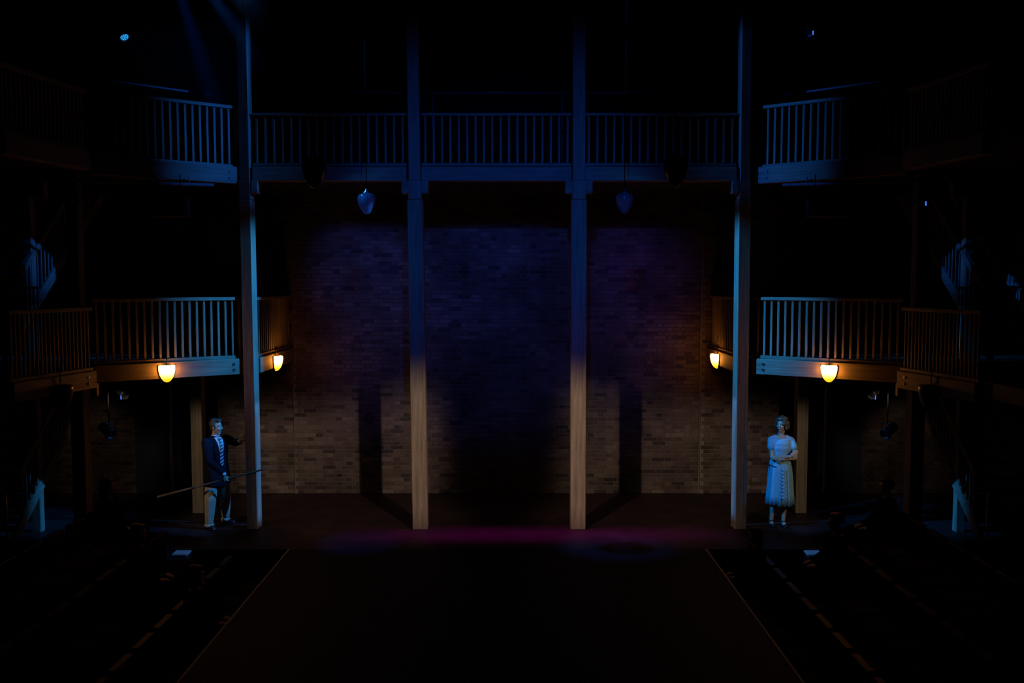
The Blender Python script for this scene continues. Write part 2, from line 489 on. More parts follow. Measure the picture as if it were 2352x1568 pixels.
# pale edge battens in the straight joints
for x in (-3.79, 3.655):
    MB().bbox(x - 0.010, x + 0.006, WY - 0.02, WY + 0.01, 0, 4.9, 0.003).build('joint_batten', plain('grey_batten', (0.13, 0.115, 0.10), 0.8), wallb)
# added black sheet standing in for darkness on the upper wall
struct('wall_back_dark_sheet', MB().box(-8.9, 8.9, WY - 0.06, WY - 0.04, 5.67, 10.5), DARKCLOTH, 'added black sheet keeping the wall dark behind the upper gallery')
# lintels
for (a, b_) in OPEN:
    MB().bbox(a - 0.1, b_ + 0.1, WY - 0.03, WY + 0.2, DOORH, DOORH + 0.12).build('lintel', OAKH, wallb)
# backstage passage behind the doorways
struct('wall_backstage', MB().box(-9, 9, 18.4, 18.6, -0.1, 3.2).box(-9, 9, WY + 0.25, 18.4, 2.6, 2.7), DARKCLOTH, 'black masking behind the doorways')
struct('floor_backstage', MB().box(-9, 9, WY + 0.3, 18.4, -0.1, 0.0), DARKCLOTH, 'dark backstage floor beyond the doorways')
# open door leaves, their lit edges painted in as pale strips
BLUEPAINT = plain('dark_blue_painted_door', (0.03, 0.035, 0.06), 0.5)
for i, (sx, x0, x1) in enumerate(((-1, -6.70, -6.06), (1, 6.62, 5.97))):
    lf = empty('door_%d' % (i + 1), (x0, WY - 0.06, 0), 'dark blue stage door leaf standing ajar with its lit edge painted pale, %s doorway' % ('left' if sx < 0 else 'right'), None, None, 'structure')
    xa, xb = min(x0, x1), max(x0, x1)
    MB().bbox(xa, xb, WY - 0.09, WY - 0.05, 0.02, 2.02).build('leaf', BLUEPAINT, lf)
    for z0, z1 in ((0.15, 0.85), (1.0, 1.85)):
        MB().bbox(xa + 0.1, xb - 0.1, WY - 0.098, WY - 0.088, z0, z1).build('door_panel', BLUEPAINT, lf)
    e0 = x1 - 0.02 if sx > 0 else x1
    MB().bbox(min(x1, x1 - sx * 0.035), max(x1, x1 - sx * 0.035), WY - 0.11, WY - 0.04, 0.02, 2.02, 0.004).build('lit_edge_strip', PALE, lf)
    MB().tube([(x1 + sx * 0.09, WY - 0.10, 1.0), (x1 + sx * 0.09, WY - 0.14, 1.0), (x1 + sx * 0.17, WY - 0.14, 1.0)], 0.009, 8).build('door_handle', STEEL, lf)

# ---- galleries: floors
def L(pts, s): return [(s * x, y) for x, y in pts]
EDGE = [(3.86, WY), (3.86, PY + 0.1), (4.0, PY + 0.04), (5.86, 12.83), (5.62, 12.42), (5.88, 10.85), (5.95, 9.0), (5.95, 4.0)]
for s, sd in ((-1, 'left'), (1, 'right')):
    poly = L(EDGE + [(8.9, 4.0), (8.9, WY)], s)
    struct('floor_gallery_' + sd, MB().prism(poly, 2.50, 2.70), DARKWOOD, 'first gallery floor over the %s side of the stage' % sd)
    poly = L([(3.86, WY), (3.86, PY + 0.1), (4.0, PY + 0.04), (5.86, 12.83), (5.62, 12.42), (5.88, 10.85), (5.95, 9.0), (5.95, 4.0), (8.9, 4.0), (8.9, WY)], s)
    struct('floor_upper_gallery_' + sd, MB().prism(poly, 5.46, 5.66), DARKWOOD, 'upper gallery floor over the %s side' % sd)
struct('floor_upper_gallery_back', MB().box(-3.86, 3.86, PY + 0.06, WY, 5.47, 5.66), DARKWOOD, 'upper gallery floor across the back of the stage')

# ================================================================== POSTS
def leaning(mb, cx, cy, wx, wy, z0, z1, lean, rot=0.0):
    """square post whose axis leans sideways by lean metres per metre"""
    c, s_ = math.cos(rot), math.sin(rot)
    vs_ = []
    for z in (z0, z1):
        for (i, j) in ((-1, -1), (1, -1), (1, 1), (-1, 1)):
            x, y = i * wx / 2, j * wy / 2
            vs_.append((cx + x * c - y * s_ + lean * z, cy + x * s_ + y * c, z))
    mb.add(vs_, [(3, 2, 1, 0), (4, 5, 6, 7), (0, 1, 5, 4), (1, 2, 6, 5), (2, 3, 7, 6), (3, 0, 4, 7)])
    return mb

def bevel_mod(o, wdt=0.008):
    m = o.modifiers.new('edge', 'BEVEL'); m.width = wdt; m.segments = 1; m.limit_method = 'ANGLE'
    return o

POSTS = [
    # x, width x, depth y, upper width, lean, rot, label, corbel sides
    (-3.885, 0.175, 0.20, 0.16, -0.004, R(-6), 'tall oak post beside the man with the staff, leftmost of the four stage posts', (1,)),
    (-1.243, 0.235, 0.235, 0.18, -0.009, 0, 'oak stage post under the upper gallery, second from the left', (-1, 1)),
    (1.255, 0.235, 0.235, 0.19, -0.002, 0, 'oak stage post under the upper gallery, third from the left', (-1, 1)),
    (3.815, 0.19, 0.20, 0.16, -0.003, R(6), 'tall oak post beside the woman in blue, rightmost of the four stage posts', (-1,)),
]
for (x, wx, wy, ux, lean, rot, lab, cs) in POSTS:
    p = empty('timber_post', (x, PY, 0), lab, 'post', 'oak posts across the stage')
    bevel_mod(leaning(MB(), x, PY, wx, wy, 0, 5.165, lean, rot).build('lower_shaft', OAK, p))
    bevel_mod(leaning(MB(), x, PY, ux + 0.02, wy - 0.02, 5.17, 5.46, lean, rot).build('neck', OAK, p))
    bevel_mod(leaning(MB(), x, PY, ux, wy - 0.03, 5.46, 10.5, lean, rot).build('upper_shaft', OAK, p))
    for s in cs:
        xa = x + lean * 5.3 + s * (ux / 2 + 0.01); xb = xa + s * 0.105
        bevel_mod(MB().box(min(xa, xb), max(xa, xb), PY - 0.10, PY + 0.10, 5.26, 5.455).build('corbel', OAKH, p))

# door posts under the galleries
for s in (-1, 1):
    x = s * 5.09
    p = empty('timber_post', (x, 15.1, 0), 'short oak post in front of the dark doorway behind the %s' % ('man' if s < 0 else 'woman'), 'post', 'oak posts under the side galleries')
    bevel_mod(MB().box(x - 0.095, x + 0.095, 15.0, 15.2, 0, 2.33).build('shaft', OAK, p))
    bevel_mod(MB().box(x - 0.14, x + 0.14, 15.0, 15.2, 2.335, 2.49).build('head_block', OAKH, p))
    # side gallery corner posts
    x = s * 6.16
    p = empty('timber_post', (x, 13.2, -0.85), 'oak post at the outer corner of the %s side gallery' % ('left' if s < 0 else 'right'), 'post', 'oak posts under the side galleries')
    bevel_mod(MB().box(x - 0.10, x + 0.10, 13.1, 13.3, 0, 2.49).build('lower_shaft', OAK, p))
    bevel_mod(MB().box(x - 0.09, x + 0.09, 13.11, 13.29, 2.71, 5.455).build('upper_shaft', OAK, p))
    x = s * 5.72
    p = empty('timber_post', (x, 12.75, -0.85), 'slim oak strut under the end of the %s side gallery beam' % ('left' if s < 0 else 'right'), 'post', 'oak struts under the side galleries')
    bevel_mod(MB().box(x - 0.04, x + 0.04, 12.71, 12.79, 2.28, 2.46).build('shaft', OAK, p), 0.004)

# ================================================================== GALLERY FRONTS
BALM = {}
def baluster_mesh(h, wdt):
    key = (round(h, 3), wdt)
    if key not in BALM:
        BALM[key] = MB().bbox(-wdt / 2, wdt / 2, -wdt / 2, wdt / 2, 0, h, 0.004).mesh('baluster', OAK)
    return BALM[key]

def balustrade(p0, p1, zt, rail_h, zb, n, label, group, wdt=0.034, plate=0.048, inset=0.06, rail_w=0.085):
    """handrail, bottom plate and n balusters between two plan points; zt = top of the handrail, zb = top of the bottom plate"""
    a = Vector((p0[0], p0[1])); b = Vector((p1[0], p1[1]))
    c = (a + b) / 2
    t = empty('gallery_balustrade', (c.x, c.y, zb - plate), label, 'balustrade', group)
    bevel_mod(MB().obox(p0, p1, rail_w, zt - rail_h, zt).build('handrail', OAKH, t), 0.006)
    bevel_mod(MB().obox(p0, p1, 0.07, zb - plate, zb - 0.001).build('bottom_rail', OAKH, t), 0.004)
    me = baluster_mesh(zt - rail_h - zb, wdt)
    ang = math.atan2((b - a).y, (b - a).x)
    ln = (b - a).length
    for i in range(n):
        q = a + (b - a) * ((inset + (ln - 2 * inset) * i / (n - 1)) / ln)
        link('baluster', me, t, Vector((q.x, q.y, zb)) - t.location, (0, 0, ang))
    return t

def beam(p0, p1, z0, z1, label, group, th=0.16, bolts=True):
    a = Vector((p0[0], p0[1])); b = Vector((p1[0], p1[1])); c = (a + b) / 2
    t = empty('gallery_beam', (c.x, c.y, z0), label, 'beam', group)
    bevel_mod(MB().obox(p0, p1, th, z0, z1).build('timber', OAKH, t), 0.008)
    if bolts:
        d = (b - a).normalized(); n = Vector((-d.y, d.x))
        if n.y > 0: n = -n
        if abs(n.y) < 0.3 and n.x * a.x > 0: n = -n
        for fz in (0.32, 0.68):
            q = a + d * 0.18 + n * (th / 2)
            mb = MB().tube([(q.x, q.y, z0 + (z1 - z0) * fz), (q.x + n.x * 0.012, q.y + n.y * 0.012, z0 + (z1 - z0) * fz)], 0.02, 10)
            mb.build('bolt', STEEL, t)
    return t

# central upper gallery, three bays
XS = [-3.80, -1.42, -1.19, 1.13, 1.34, 3.72]
for i, (a, b, n, nm) in enumerate(((-3.80, -1.42, 18, 'first'), (-1.19, 1.13, 18, 'middle'), (1.34, 3.68, 18, 'last'))):
    w_ = ('between the leftmost and second posts', 'between the two middle posts', 'between the third and rightmost posts')[i]
    balustrade((a, PY), (b, PY), 6.495, 0.042, 5.735, n, 'upper gallery balustrade across the stage ' + w_, 'upper gallery balustrades')
    beam((a, PY), (b, PY), 5.453, 5.672, 'oak upper gallery beam across the stage ' + w_, 'upper gallery beams', bolts=False)
    t = empty('lean_rail', ((a + b) / 2, 14.95, 5.66), 'thin steel standing rail behind the upper gallery ' + w_, 'rail', 'standing rails on the upper gallery')
    MB().tube([(a, 14.95, 6.98), (b, 14.95, 6.98)], 0.018, 8).build('pipe', PIPE, t)
    for x in (a + 0.1, b - 0.1):
        MB().tube([(x, 14.95, 5.66), (x, 14.95, 6.98)], 0.016, 8).build('standard', PIPE, t)

for s in (-1, 1):
    sd = 'left' if s < 0 else 'right'
    who = 'man' if s < 0 else 'woman'
    f = lambda x, y: (s * x, y)
    A, B = f(4.02, 14.16), f(5.80, 12.88)
    C, D = f(5.60, 12.40), f(5.88, 10.84)
    # first gallery, over the actors
    balustrade(A, B, 3.663, 0.05, 2.754, 20, 'first gallery balustrade slanting out above the %s' % who, 'first gallery balustrades')
    beam(A, B, 2.455, 2.704, 'oak first gallery beam with a lit lamp, above the %s' % who, 'first gallery beams')
    balustrade(C, D, 3.553, 0.05, 2.725, 20, 'near side gallery balustrade with a dark lamp below, %s edge' % sd, 'side gallery balustrades', 0.028)
    beam(C, D, 2.437, 2.676, 'orange-lit end beam of the near side gallery with an unlit lamp, %s edge' % sd, 'side gallery beams')
    # return from the tall post back to the brick wall
    E_, F_ = f(3.86, 14.26), f(3.86, WY - 0.03)
    balustrade(E_, F_, 3.66, 0.05, 2.754, 18, 'first gallery balustrade running back to the brick wall, %s side of the recess' % sd, 'return balustrades')
    beam(E_, F_, 2.455, 2.704, 'first gallery beam running back to the brick wall, %s side of the recess' % sd, 'return beams', bolts=False)
    # upper gallery side bays
    balustrade(A, B, 6.605, 0.05, 5.708, 20, 'upper gallery balustrade slanting out from the tall %s post' % sd, 'upper side balustrades')
    beam(A, B, 5.413, 5.672, 'oak upper gallery beam slanting out from the tall %s post' % sd, 'upper side beams')
    balustrade(C, D, 6.50, 0.05, 5.708, 20, 'unlit near upper gallery balustrade, %s edge' % sd, 'upper near balustrades', 0.028)
    beam(C, D, 5.413, 5.66, 'unlit near upper gallery beam, %s edge' % sd, 'upper near beams', bolts=False)
    a3 = Vector((s * 4.3, 14.55)); b3 = Vector((s * 6.0, 13.3))
    t = empty('lean_rail', (a3.x, a3.y, 5.66), 'thin steel standing rail above the slanting %s upper balustrade' % sd, 'rail', 'standing rails on the upper gallery')
    MB().tube([(a3.x, a3.y, 6.83), (b3.x, b3.y, 6.86)], 0.018, 8).build('pipe', PIPE, t)
    for q in (a3.lerp(b3, .05), a3.lerp(b3, .95)):
        MB().tube([(q.x, q.y, 5.66), (q.x, q.y, 6.84)], 0.016, 8).build('standard', PIPE, t)
    # lighting bars under the upper gallery
    t = empty('lighting_bar', (s * 5.5, 13.0, 5.35), 'steel lighting bar slung under the %s upper gallery' % sd, 'pipe', 'lighting bars')
    MB().tube([(s * 4.3, 13.75, 5.36), (s * 6.9, 12.3, 5.30)], 0.024, 10).build('pipe', PIPE, t)
    for k in (0.12, 0.5, 0.88):
        x = s * (4.3 + 2.6 * k); y = 13.75 - 1.45 * k; z = 5.36 - .06 * k
        MB().tube([(x, y, z), (x, y, 5.46)], 0.010, 6).build('hanger', STEEL, t)

# ================================================================== STAIRCASES
def staircase(s, z0, label, y0, z_top, group):
    x = s * 7.15
    t = empty('staircase', (x, y0, z0), label, 'staircase', group)
    pitch = 0.47 / 0.54
    rise = z_top - z0
    run = rise / pitch
    n = 13
    outx = x + s * 1.0
    for i in range(n):
        z = z0 + rise * (i + 1) / n; y = y0 + run * i / n
        xa, xb = sorted((x + s * 0.05, outx))
        MB().box(xa, xb, y, y + run / n + 0.02, z - 0.035, z - 0.002 * (i == n - 1)).build('tread', DARKWOOD, t)
    for xx in (x, outx):
        q = MB()
        q.add([(xx - 0.022, y0 - 0.12, z0), (xx + 0.022, y0 - 0.12, z0), (xx + 0.022, y0 + run, z_top - 0.17), (xx - 0.022, y0 + run, z_top - 0.17),
               (xx - 0.022, y0 - 0.12, z0 + 0.20), (xx + 0.022, y0 - 0.12, z0 + 0.20), (xx + 0.022, y0 + run, z_top + 0.05), (xx - 0.022, y0 + run, z_top + 0.05)],
              [(0, 3, 2, 1), (4, 5, 6, 7), (0, 1, 5, 4), (1, 2, 6, 5), (2, 3, 7, 6), (3, 0, 4, 7)])
        q.build('stringer', OAKH, t)
    ya, yb = y0 + 0.1, y0 + run
    MB().bar((x, ya, z0 + 0.1 * pitch + 0.95), (x, yb, z_top + 0.92), 0.06, 0.09).build('handrail', OAKH, t)
    nb = int(run / 0.11)
    me = baluster_mesh(0.80, 0.026)
    for i in range(nb):
        y = ya + 0.05 + i * 0.11
        z = z0 + (y - y0) * pitch + 0.10
        if z + 0.8 > z_top + 0.9: break
        link('baluster', me, t, Vector((x, y, z)) - t.location)
    px = s * 7.2
    if z0 < 1:
        bevel_mod(MB().box(px - 0.065, px + 0.065, 13.835, 13.965, 0, 2.49).build('newel_post', OAK, t))
    else:
        bevel_mod(MB().box(px - 0.065, px + 0.065, 13.835, 13.965, 2.71, 5.455).build('newel_post', OAK, t))
        xa, xb = sorted((px - s * 0.065, px - s * 0.28))
        bevel_mod(MB().box(xa, xb, 13.84, 13.96, 5.17, 5.45).build('corbel', OAKH, t))
        MB().bbox(min(s * 7.32, s * 6.92), max(s * 7.32, s * 6.92), 13.58, 13.66, 3.79, 3.83, 0.006).build('landing_rail', OAKH, t)
        me2 = baluster_mesh(1.08, 0.022)
        for k in range(7):
            link('baluster', me2, t, Vector((s * (6.95 + 0.058 * k), 13.62, 2.71)) - t.location)
    return t
for s in (-1, 1):
    sd = 'left' if s < 0 else 'right'
    staircase(s, 0.0, 'timber staircase climbing to the first gallery at the far %s' % sd, 13.22, 2.70, 'lower staircases')
    staircase(s, 2.70, 'timber staircase climbing to the upper gallery at the far %s' % sd, 13.10, 5.66, 'upper staircases')

# ================================================================== LAMPS
def lamp_glass():
    m = bpy.data.materials.new('glowing_amber_glass'); m.use_nodes = True
    nt = m.node_tree; nt.nodes.clear()
    e = N(nt, 'ShaderNodeEmission'); o = N(nt, 'ShaderNodeOutputMaterial')
    tc = N(nt, 'ShaderNodeTexCoord'); sx = N(nt, 'ShaderNodeSeparateXYZ')
    nt.links.new(tc.outputs['Generated'], sx.inputs[0])
    r = N(nt, 'ShaderNodeValToRGB')
    r.color_ramp.elements[0].position = 0.05; r.color_ramp.elements[0].color = (1.0, 0.36, 0.006, 1)
    r.color_ramp.elements[1].position = 0.55; r.color_ramp.elements[1].color = (1.0, 0.34, 0.045, 1)
    nt.links.new(sx.outputs[2], r.inputs[0])
    nt.links.new(r.outputs[0], e.inputs[0])
    mr = N(nt, 'ShaderNodeMapRange'); mr.inputs[1].default_value = 0.2; mr.inputs[2].default_value = 0.6
    mr.inputs[3].default_value = 2.2; mr.inputs[4].default_value = 26.0
    nt.links.new(sx.outputs[2], mr.inputs[0]); nt.links.new(mr.outputs[0], e.inputs[1])
    nt.links.new(e.outputs[0], o.inputs[0])
    return m
AMBER = lamp_glass()
UNLIT = plain('dark_unlit_glass', (0.018, 0.014, 0.012), 0.35)
PROF = [(0.0, -0.255), (0.02, -0.252), (0.05, -0.235), (0.078, -0.20), (0.10, -0.15), (0.115, -0.09), (0.12, -0.04), (0.117, -0.01), (0.105, 0.0)]
def wall_lamp(x, y, z, ang, label, lit=True, sc_=1.0):
    """half-bowl sconce; ang = direction it faces in plan"""
    t = empty('wall_lamp', (x, y, z), label, 'lamp', 'bowl lamps on the gallery fronts')
    nx, ny = math.cos(ang), math.sin(ang)
    prof = [(r * sc_, h * sc_) for r, h in PROF]
    b = MB().lathe([(r, h) for r, h in prof] + [(0.0, 0.002 * sc_)], (x + nx * 0.012, y + ny * 0.012, z), 20, ang - math.pi / 2, ang + math.pi / 2)
    b.build('bowl', AMBER if lit else UNLIT, t)
    MB().lathe([(0.0, 0.010), (0.066 * sc_, 0.006), (0.070 * sc_, 0.002), (0.0, 0.004)], (x + nx * 0.012, y + ny * 0.012, z), 20, ang - math.pi / 2, ang + math.pi / 2).build('light_block_cap', BLACK, t)  # cap added to hold back light going up from the bowl
    # metal back plate following the bowl's outline, stem and fixing
    tx, ty = -ny, nx
    back = []
    for r, h in prof: back.append((r + 0.008, h - (0.006 if r < 0.05 else 0)))
    pl = [(-r, h) for r, h in back[::-1]] + [(r, h) for r, h in back]
    vs_ = []
    for dd in (0.0, 0.012):
        for (u, h) in pl:
            vs_.append((x + tx * u + nx * dd, y + ty * u + ny * dd, z + h))
    k = len(pl)
    fs = [tuple(range(k)), tuple(range(2 * k - 1, k - 1, -1))] + [(i, (i + 1) % k, k + (i + 1) % k, k + i) for i in range(k)]
    MB().add(vs_, fs).build('back_plate', BLACK, t)
    MB().tube([(x + nx * .006, y + ny * .006, z), (x + nx * .02, y + ny * .02, z + 0.05 * sc_), (x + nx * .006, y + ny * .006, z + 0.16 * sc_)], 0.008, 8).build('stem', BLACK, t)
    return t
# the slanting first gallery fronts face the stage centre
for s in (-1, 1):
    d = Vector((s * (5.80 - 4.02), 12.88 - 14.16)).normalized()
    n = Vector((-s * abs(d.y), -abs(d.x)))
    ang = math.atan2(n.y, n.x)
    a = Vector((s * 4.02, 14.16))
    q = a + d * 1.20 + n * 0.085
    wall_lamp(q.x, q.y, 2.66, ang, 'glowing amber bowl lamp on the gallery beam above the %s' % ('man' if s < 0 else 'woman'))
    wall_lamp(s * 3.775, 15.1 if s < 0 else 15.55, 2.66, math.pi if s > 0 else 0.0, 'glowing amber bowl lamp inside the recess beyond the %s tall post' % ('left' if s < 0 else 'right'))
    d = Vector((s * (5.88 - 5.60), 10.84 - 12.40)).normalized()
    n = Vector((-s * abs(d.y), -abs(d.x)))
    a = Vector((s * 5.60, 12.40))
    q = a + d * 0.78 + n * 0.085
    wall_lamp(q.x, q.y, 2.56, math.atan2(n.y, n.x), 'dark unlit bowl lamp on the near side gallery beam, %s edge' % ('left' if s < 0 else 'right'), False, 1.3)

def glass_mat():
    m, nt, b = new_mat('clear_pendant_glass')
    b.inputs['Base Color'].default_value = (0.85, 0.92, 1.0, 1)
    b.inputs['Roughness'].default_value = 0.06
    b.inputs['Transmission Weight'].default_value = 0.0
    out = nt.nodes['Material Output']
    tr = N(nt, 'ShaderNodeBsdfTransparent'); gl = N(nt, 'ShaderNodeBsdfGlossy'); df = N(nt, 'ShaderNodeBsdfTranslucent')
    gl.inputs['Roughness'].default_value = 0.12
    df.inputs[0].default_value = (0.5, 0.6, 0.7, 1)
    dd = N(nt, 'ShaderNodeBsdfDiffuse'); dd.inputs[0].default_value = (0.5, 0.6, 0.7, 1)
    lw = N(nt, 'ShaderNodeLayerWeight'); lw.inputs['Blend'].default_value = 0.35
    m1 = N(nt, 'ShaderNodeMixShader'); m2 = N(nt, 'ShaderNodeMixShader'); m3 = N(nt, 'ShaderNodeMixShader')
    m3.inputs[0].default_value = 0.5
    nt.links.new(df.outputs[0], m3.inputs[1]); nt.links.new(dd.outputs[0], m3.inputs[2])
    m1.inputs[0].default_value = 0.30
    nt.links.new(tr.outputs[0], m1.inputs[1]); nt.links.new(m3.outputs[0], m1.inputs[2])
    nt.links.new(lw.outputs['Fresnel'], m2.inputs[0])
    nt.links.new(m1.outputs[0], m2.inputs[1]); nt.links.new(gl.outputs[0], m2.inputs[2])
    nt.links.new(m2.outputs[0], out.inputs[0])
    return m
GLASS = glass_mat()
AMBERDARK = plain('smoked_amber_glass', (0.03, 0.016, 0.008), 0.2)
PPROF = [(0.0, 0.0), (0.022, 0.001), (0.05, 0.02), (0.085, 0.075), (0.115, 0.145), (0.128, 0.205), (0.126, 0.25), (0.105, 0.285), (0.07, 0.30), (0.035, 0.305)]
for (x, y, z, mat, lab) in ((-1.873, 13.0, 4.857, GLASS, 'clear glass pendant globe catching blue light under the upper gallery'),
                            (1.82, 13.0, 4.862, GLASS, 'dim clear glass pendant globe between the third and rightmost posts'),
                            (-1.81, 9.3, 4.85, AMBERDARK, 'large dark pendant globe hanging in front of the upper gallery, left one'),
                            (1.88, 9.3, 4.86, AMBERDARK, 'large dark pendant globe hanging in front of the upper gallery, right one')):
    t = empty('pendant_lamp', (x, y, z), lab, 'lamp', 'pendant lamps over the stage')
    MB().lathe(PPROF, (x, y, z), 28).build('globe', mat, t)
    MB().lathe([(0.0, 0.375), (0.012, 0.372), (0.016, 0.345), (0.05, 0.315), (0.055, 0.303), (0.0, 0.30)], (x, y, z), 18).build('cap', STEEL if mat is GLASS else BLACK, t)
    MB().lathe([(0.0, 0.15), (0.02, 0.16), (0.028, 0.19), (0.018, 0.23), (0.014, 0.30), (0.0, 0.30)], (x, y, z), 14).build('bulb', plain('unlit_bulb', (0.10, 0.09, 0.08), 0.3), t)
    MB().tube([(x, y, z + 0.37), (x, y, 10.5)], 0.007, 6).build('cord', CORD, t)

# ================================================================== STAGE LANTERNS AND LOUDSPEAKERS
LED = emit('blue_led_face', (0.02, 0.38, 1.0), 1.1)
GLINT = emit('blue_indicator_glint', (0.05, 0.2, 1.0), 1.2)  # glowing blue: lantern indicators, and a painted glint on the upper right lantern
LENS = plain('dark_lens', (0.01, 0.012, 0.02), 0.08)
def lantern(loc, aim, label, lit=False, drop=0.5, scale=1.0, led_glint=False):
    t = empty('stage_lantern', loc, label, 'stage light', 'stage lanterns')
    p = Vector(loc); d = (Vector(aim) - p).normalized()
    M = Matrix.Translation(p) @ d.to_track_quat('Z', 'Y').to_matrix().to_4x4() @ Matrix.Scale(scale, 4)
    M0 = M
    MB().lathe([(0.0, -0.22), (0.05, -0.21), (0.07, -0.18), (0.075, 0.02), (0.085, 0.03), (0.085, 0.07), (0.075, 0.07), (0.072, 0.02), (0.0, 0.02)], (0, 0, 0), 20).xform(M0).build('body', BLACK, t)
    if lit:
        q = []
        for ring, (rr, cnt) in enumerate(((0, 1), (0.026, 6), (0.050, 12))):
            for k in range(cnt):
                a = 2 * math.pi * k / cnt
                MB().lathe([(0.0, 0.030), (0.008, 0.029), (0.011, 0.022)], (rr * math.cos(a), rr * math.sin(a), 0), 8).xform(M0).build('led_cell', LED, t)
    else:
        MB().lathe([(0.0, 0.045), (0.04, 0.04), (0.07, 0.022)], (0, 0, 0), 16).xform(M0).build('lens', LENS, t)
    top = p + Vector((0, 0, drop * scale))
    sd = d.cross(Vector((0, 0, 1))).normalized() * 0.10 * scale
    MB().tube([p + sd, p + sd + Vector((0, 0, 0.14 * scale)), p - sd + Vector((0, 0, 0.14 * scale)), p - sd], 0.009 * scale, 8).build('yoke', BLACK, t)
    MB().tube([p + Vector((0, 0, 0.14 * scale)), top], 0.012 * scale, 8).build('hanging_arm', BLACK, t)
    MB().lathe([(0.0, -0.03), (0.035, -0.03), (0.035, 0.03), (0.0, 0.03)], (top.x, top.y, top.z), 12).build('clamp', BLACK, t)
    if led_glint:
        MB().box(p.x - 0.006, p.x + 0.006, p.y - 0.10, p.y - 0.09, p.z - 0.09, p.z - 0.03).build('led_glint', GLINT, t)
    return t
lantern((-5.49, 13.5, 7.50), (-3.2, 11.0, 4.4), 'lit blue LED lantern high in the dark at the upper left', True, 3.0, 0.95)
lantern((4.60, 13.5, 7.58), (2.0, 13.0, 5.0), 'dark lantern with a glowing painted blue glint high at the upper right', False, 2.9, 0.9, True)
for s in (-1, 1):
    sd = 'left' if s < 0 else 'right'
    lantern((s * 5.75, 13.75, 2.20), (s * 2.0, 11.5, 0.5), 'black lantern with a blue status LED hung under the %s first gallery' % sd, False, 0.29, 1.0, True)
    lantern((s * 5.9, 13.55, 1.62), (s * 3.5, 12.0, 0.3), 'low black lantern hung on a long arm beside the %s corner post' % sd, False, 0.87, 1.0)
    lantern((s * 6.0, 12.8, 5.05), (s * 2.0, 12.0, 2.0), 'black lantern on the bar under the %s upper gallery' % sd, False, 0.28, 1.0, s > 0)
    t = empty('loudspeaker', (s * 4.82, 13.3, 4.85), 'flat rectangular loudspeaker hung under the %s upper gallery' % sd, 'loudspeaker', 'loudspeakers under the upper gallery')
    x0, x1 = sorted((s * 4.55, s * 5.10))
    MB().bbox(x0, x1, 13.22, 13.42, 4.845, 5.115, 0.01).build('cabinet', plain('dark_speaker_paint', (0.06, 0.06, 0.07), 0.6), t)
    MB().bbox(x0 + 0.02, x1 - 0.02, 13.21, 13.222, 4.865, 5.095, 0.004).build('grille', plain('speaker_grille', (0.045, 0.045, 0.055), 0.7), t)
    for x in (x0 + 0.1, x1 - 0.1):
        MB().tube([(x, 13.32, 5.11), (x, 13.32, 5.47)], 0.008, 6).build('bracket', BLACK, t)

# ================================================================== SIDE STALLS
def seat_proto():
    parts = {}
    parts['seat'] = MB().bbox(-0.23, 0.23, -0.23, 0.22, 0.36, 0.46, 0.03).mesh('seat', SEATCLOTH)
    parts['backrest'] = MB().bbox(-0.23, 0.23, 0.20, 0.27, 0.44, 0.83, 0.02).mesh('backrest', SEATCLOTH)
    parts['back_trim'] = MB().bbox(-0.22, 0.22, 0.195, 0.275, 0.832, 0.846, 0.004).mesh('back_trim', plain('dull_brass_edge', (0.032, 0.024, 0.014), 0.5, 0.3))
    parts['pedestal'] = MB().box(-0.03, 0.03, -0.1, 0.2, 0.0, 0.36).mesh('pedestal', BLACK)
    return parts
SP = seat_proto()
def seat(x, y, z, rz, label, group):
    t = empty('theatre_seat', (x, y, z), label, 'seat', group)
    t.rotation_euler = (0, 0, rz)
    for k, me in SP.items(): link(k, me, t)
    return t
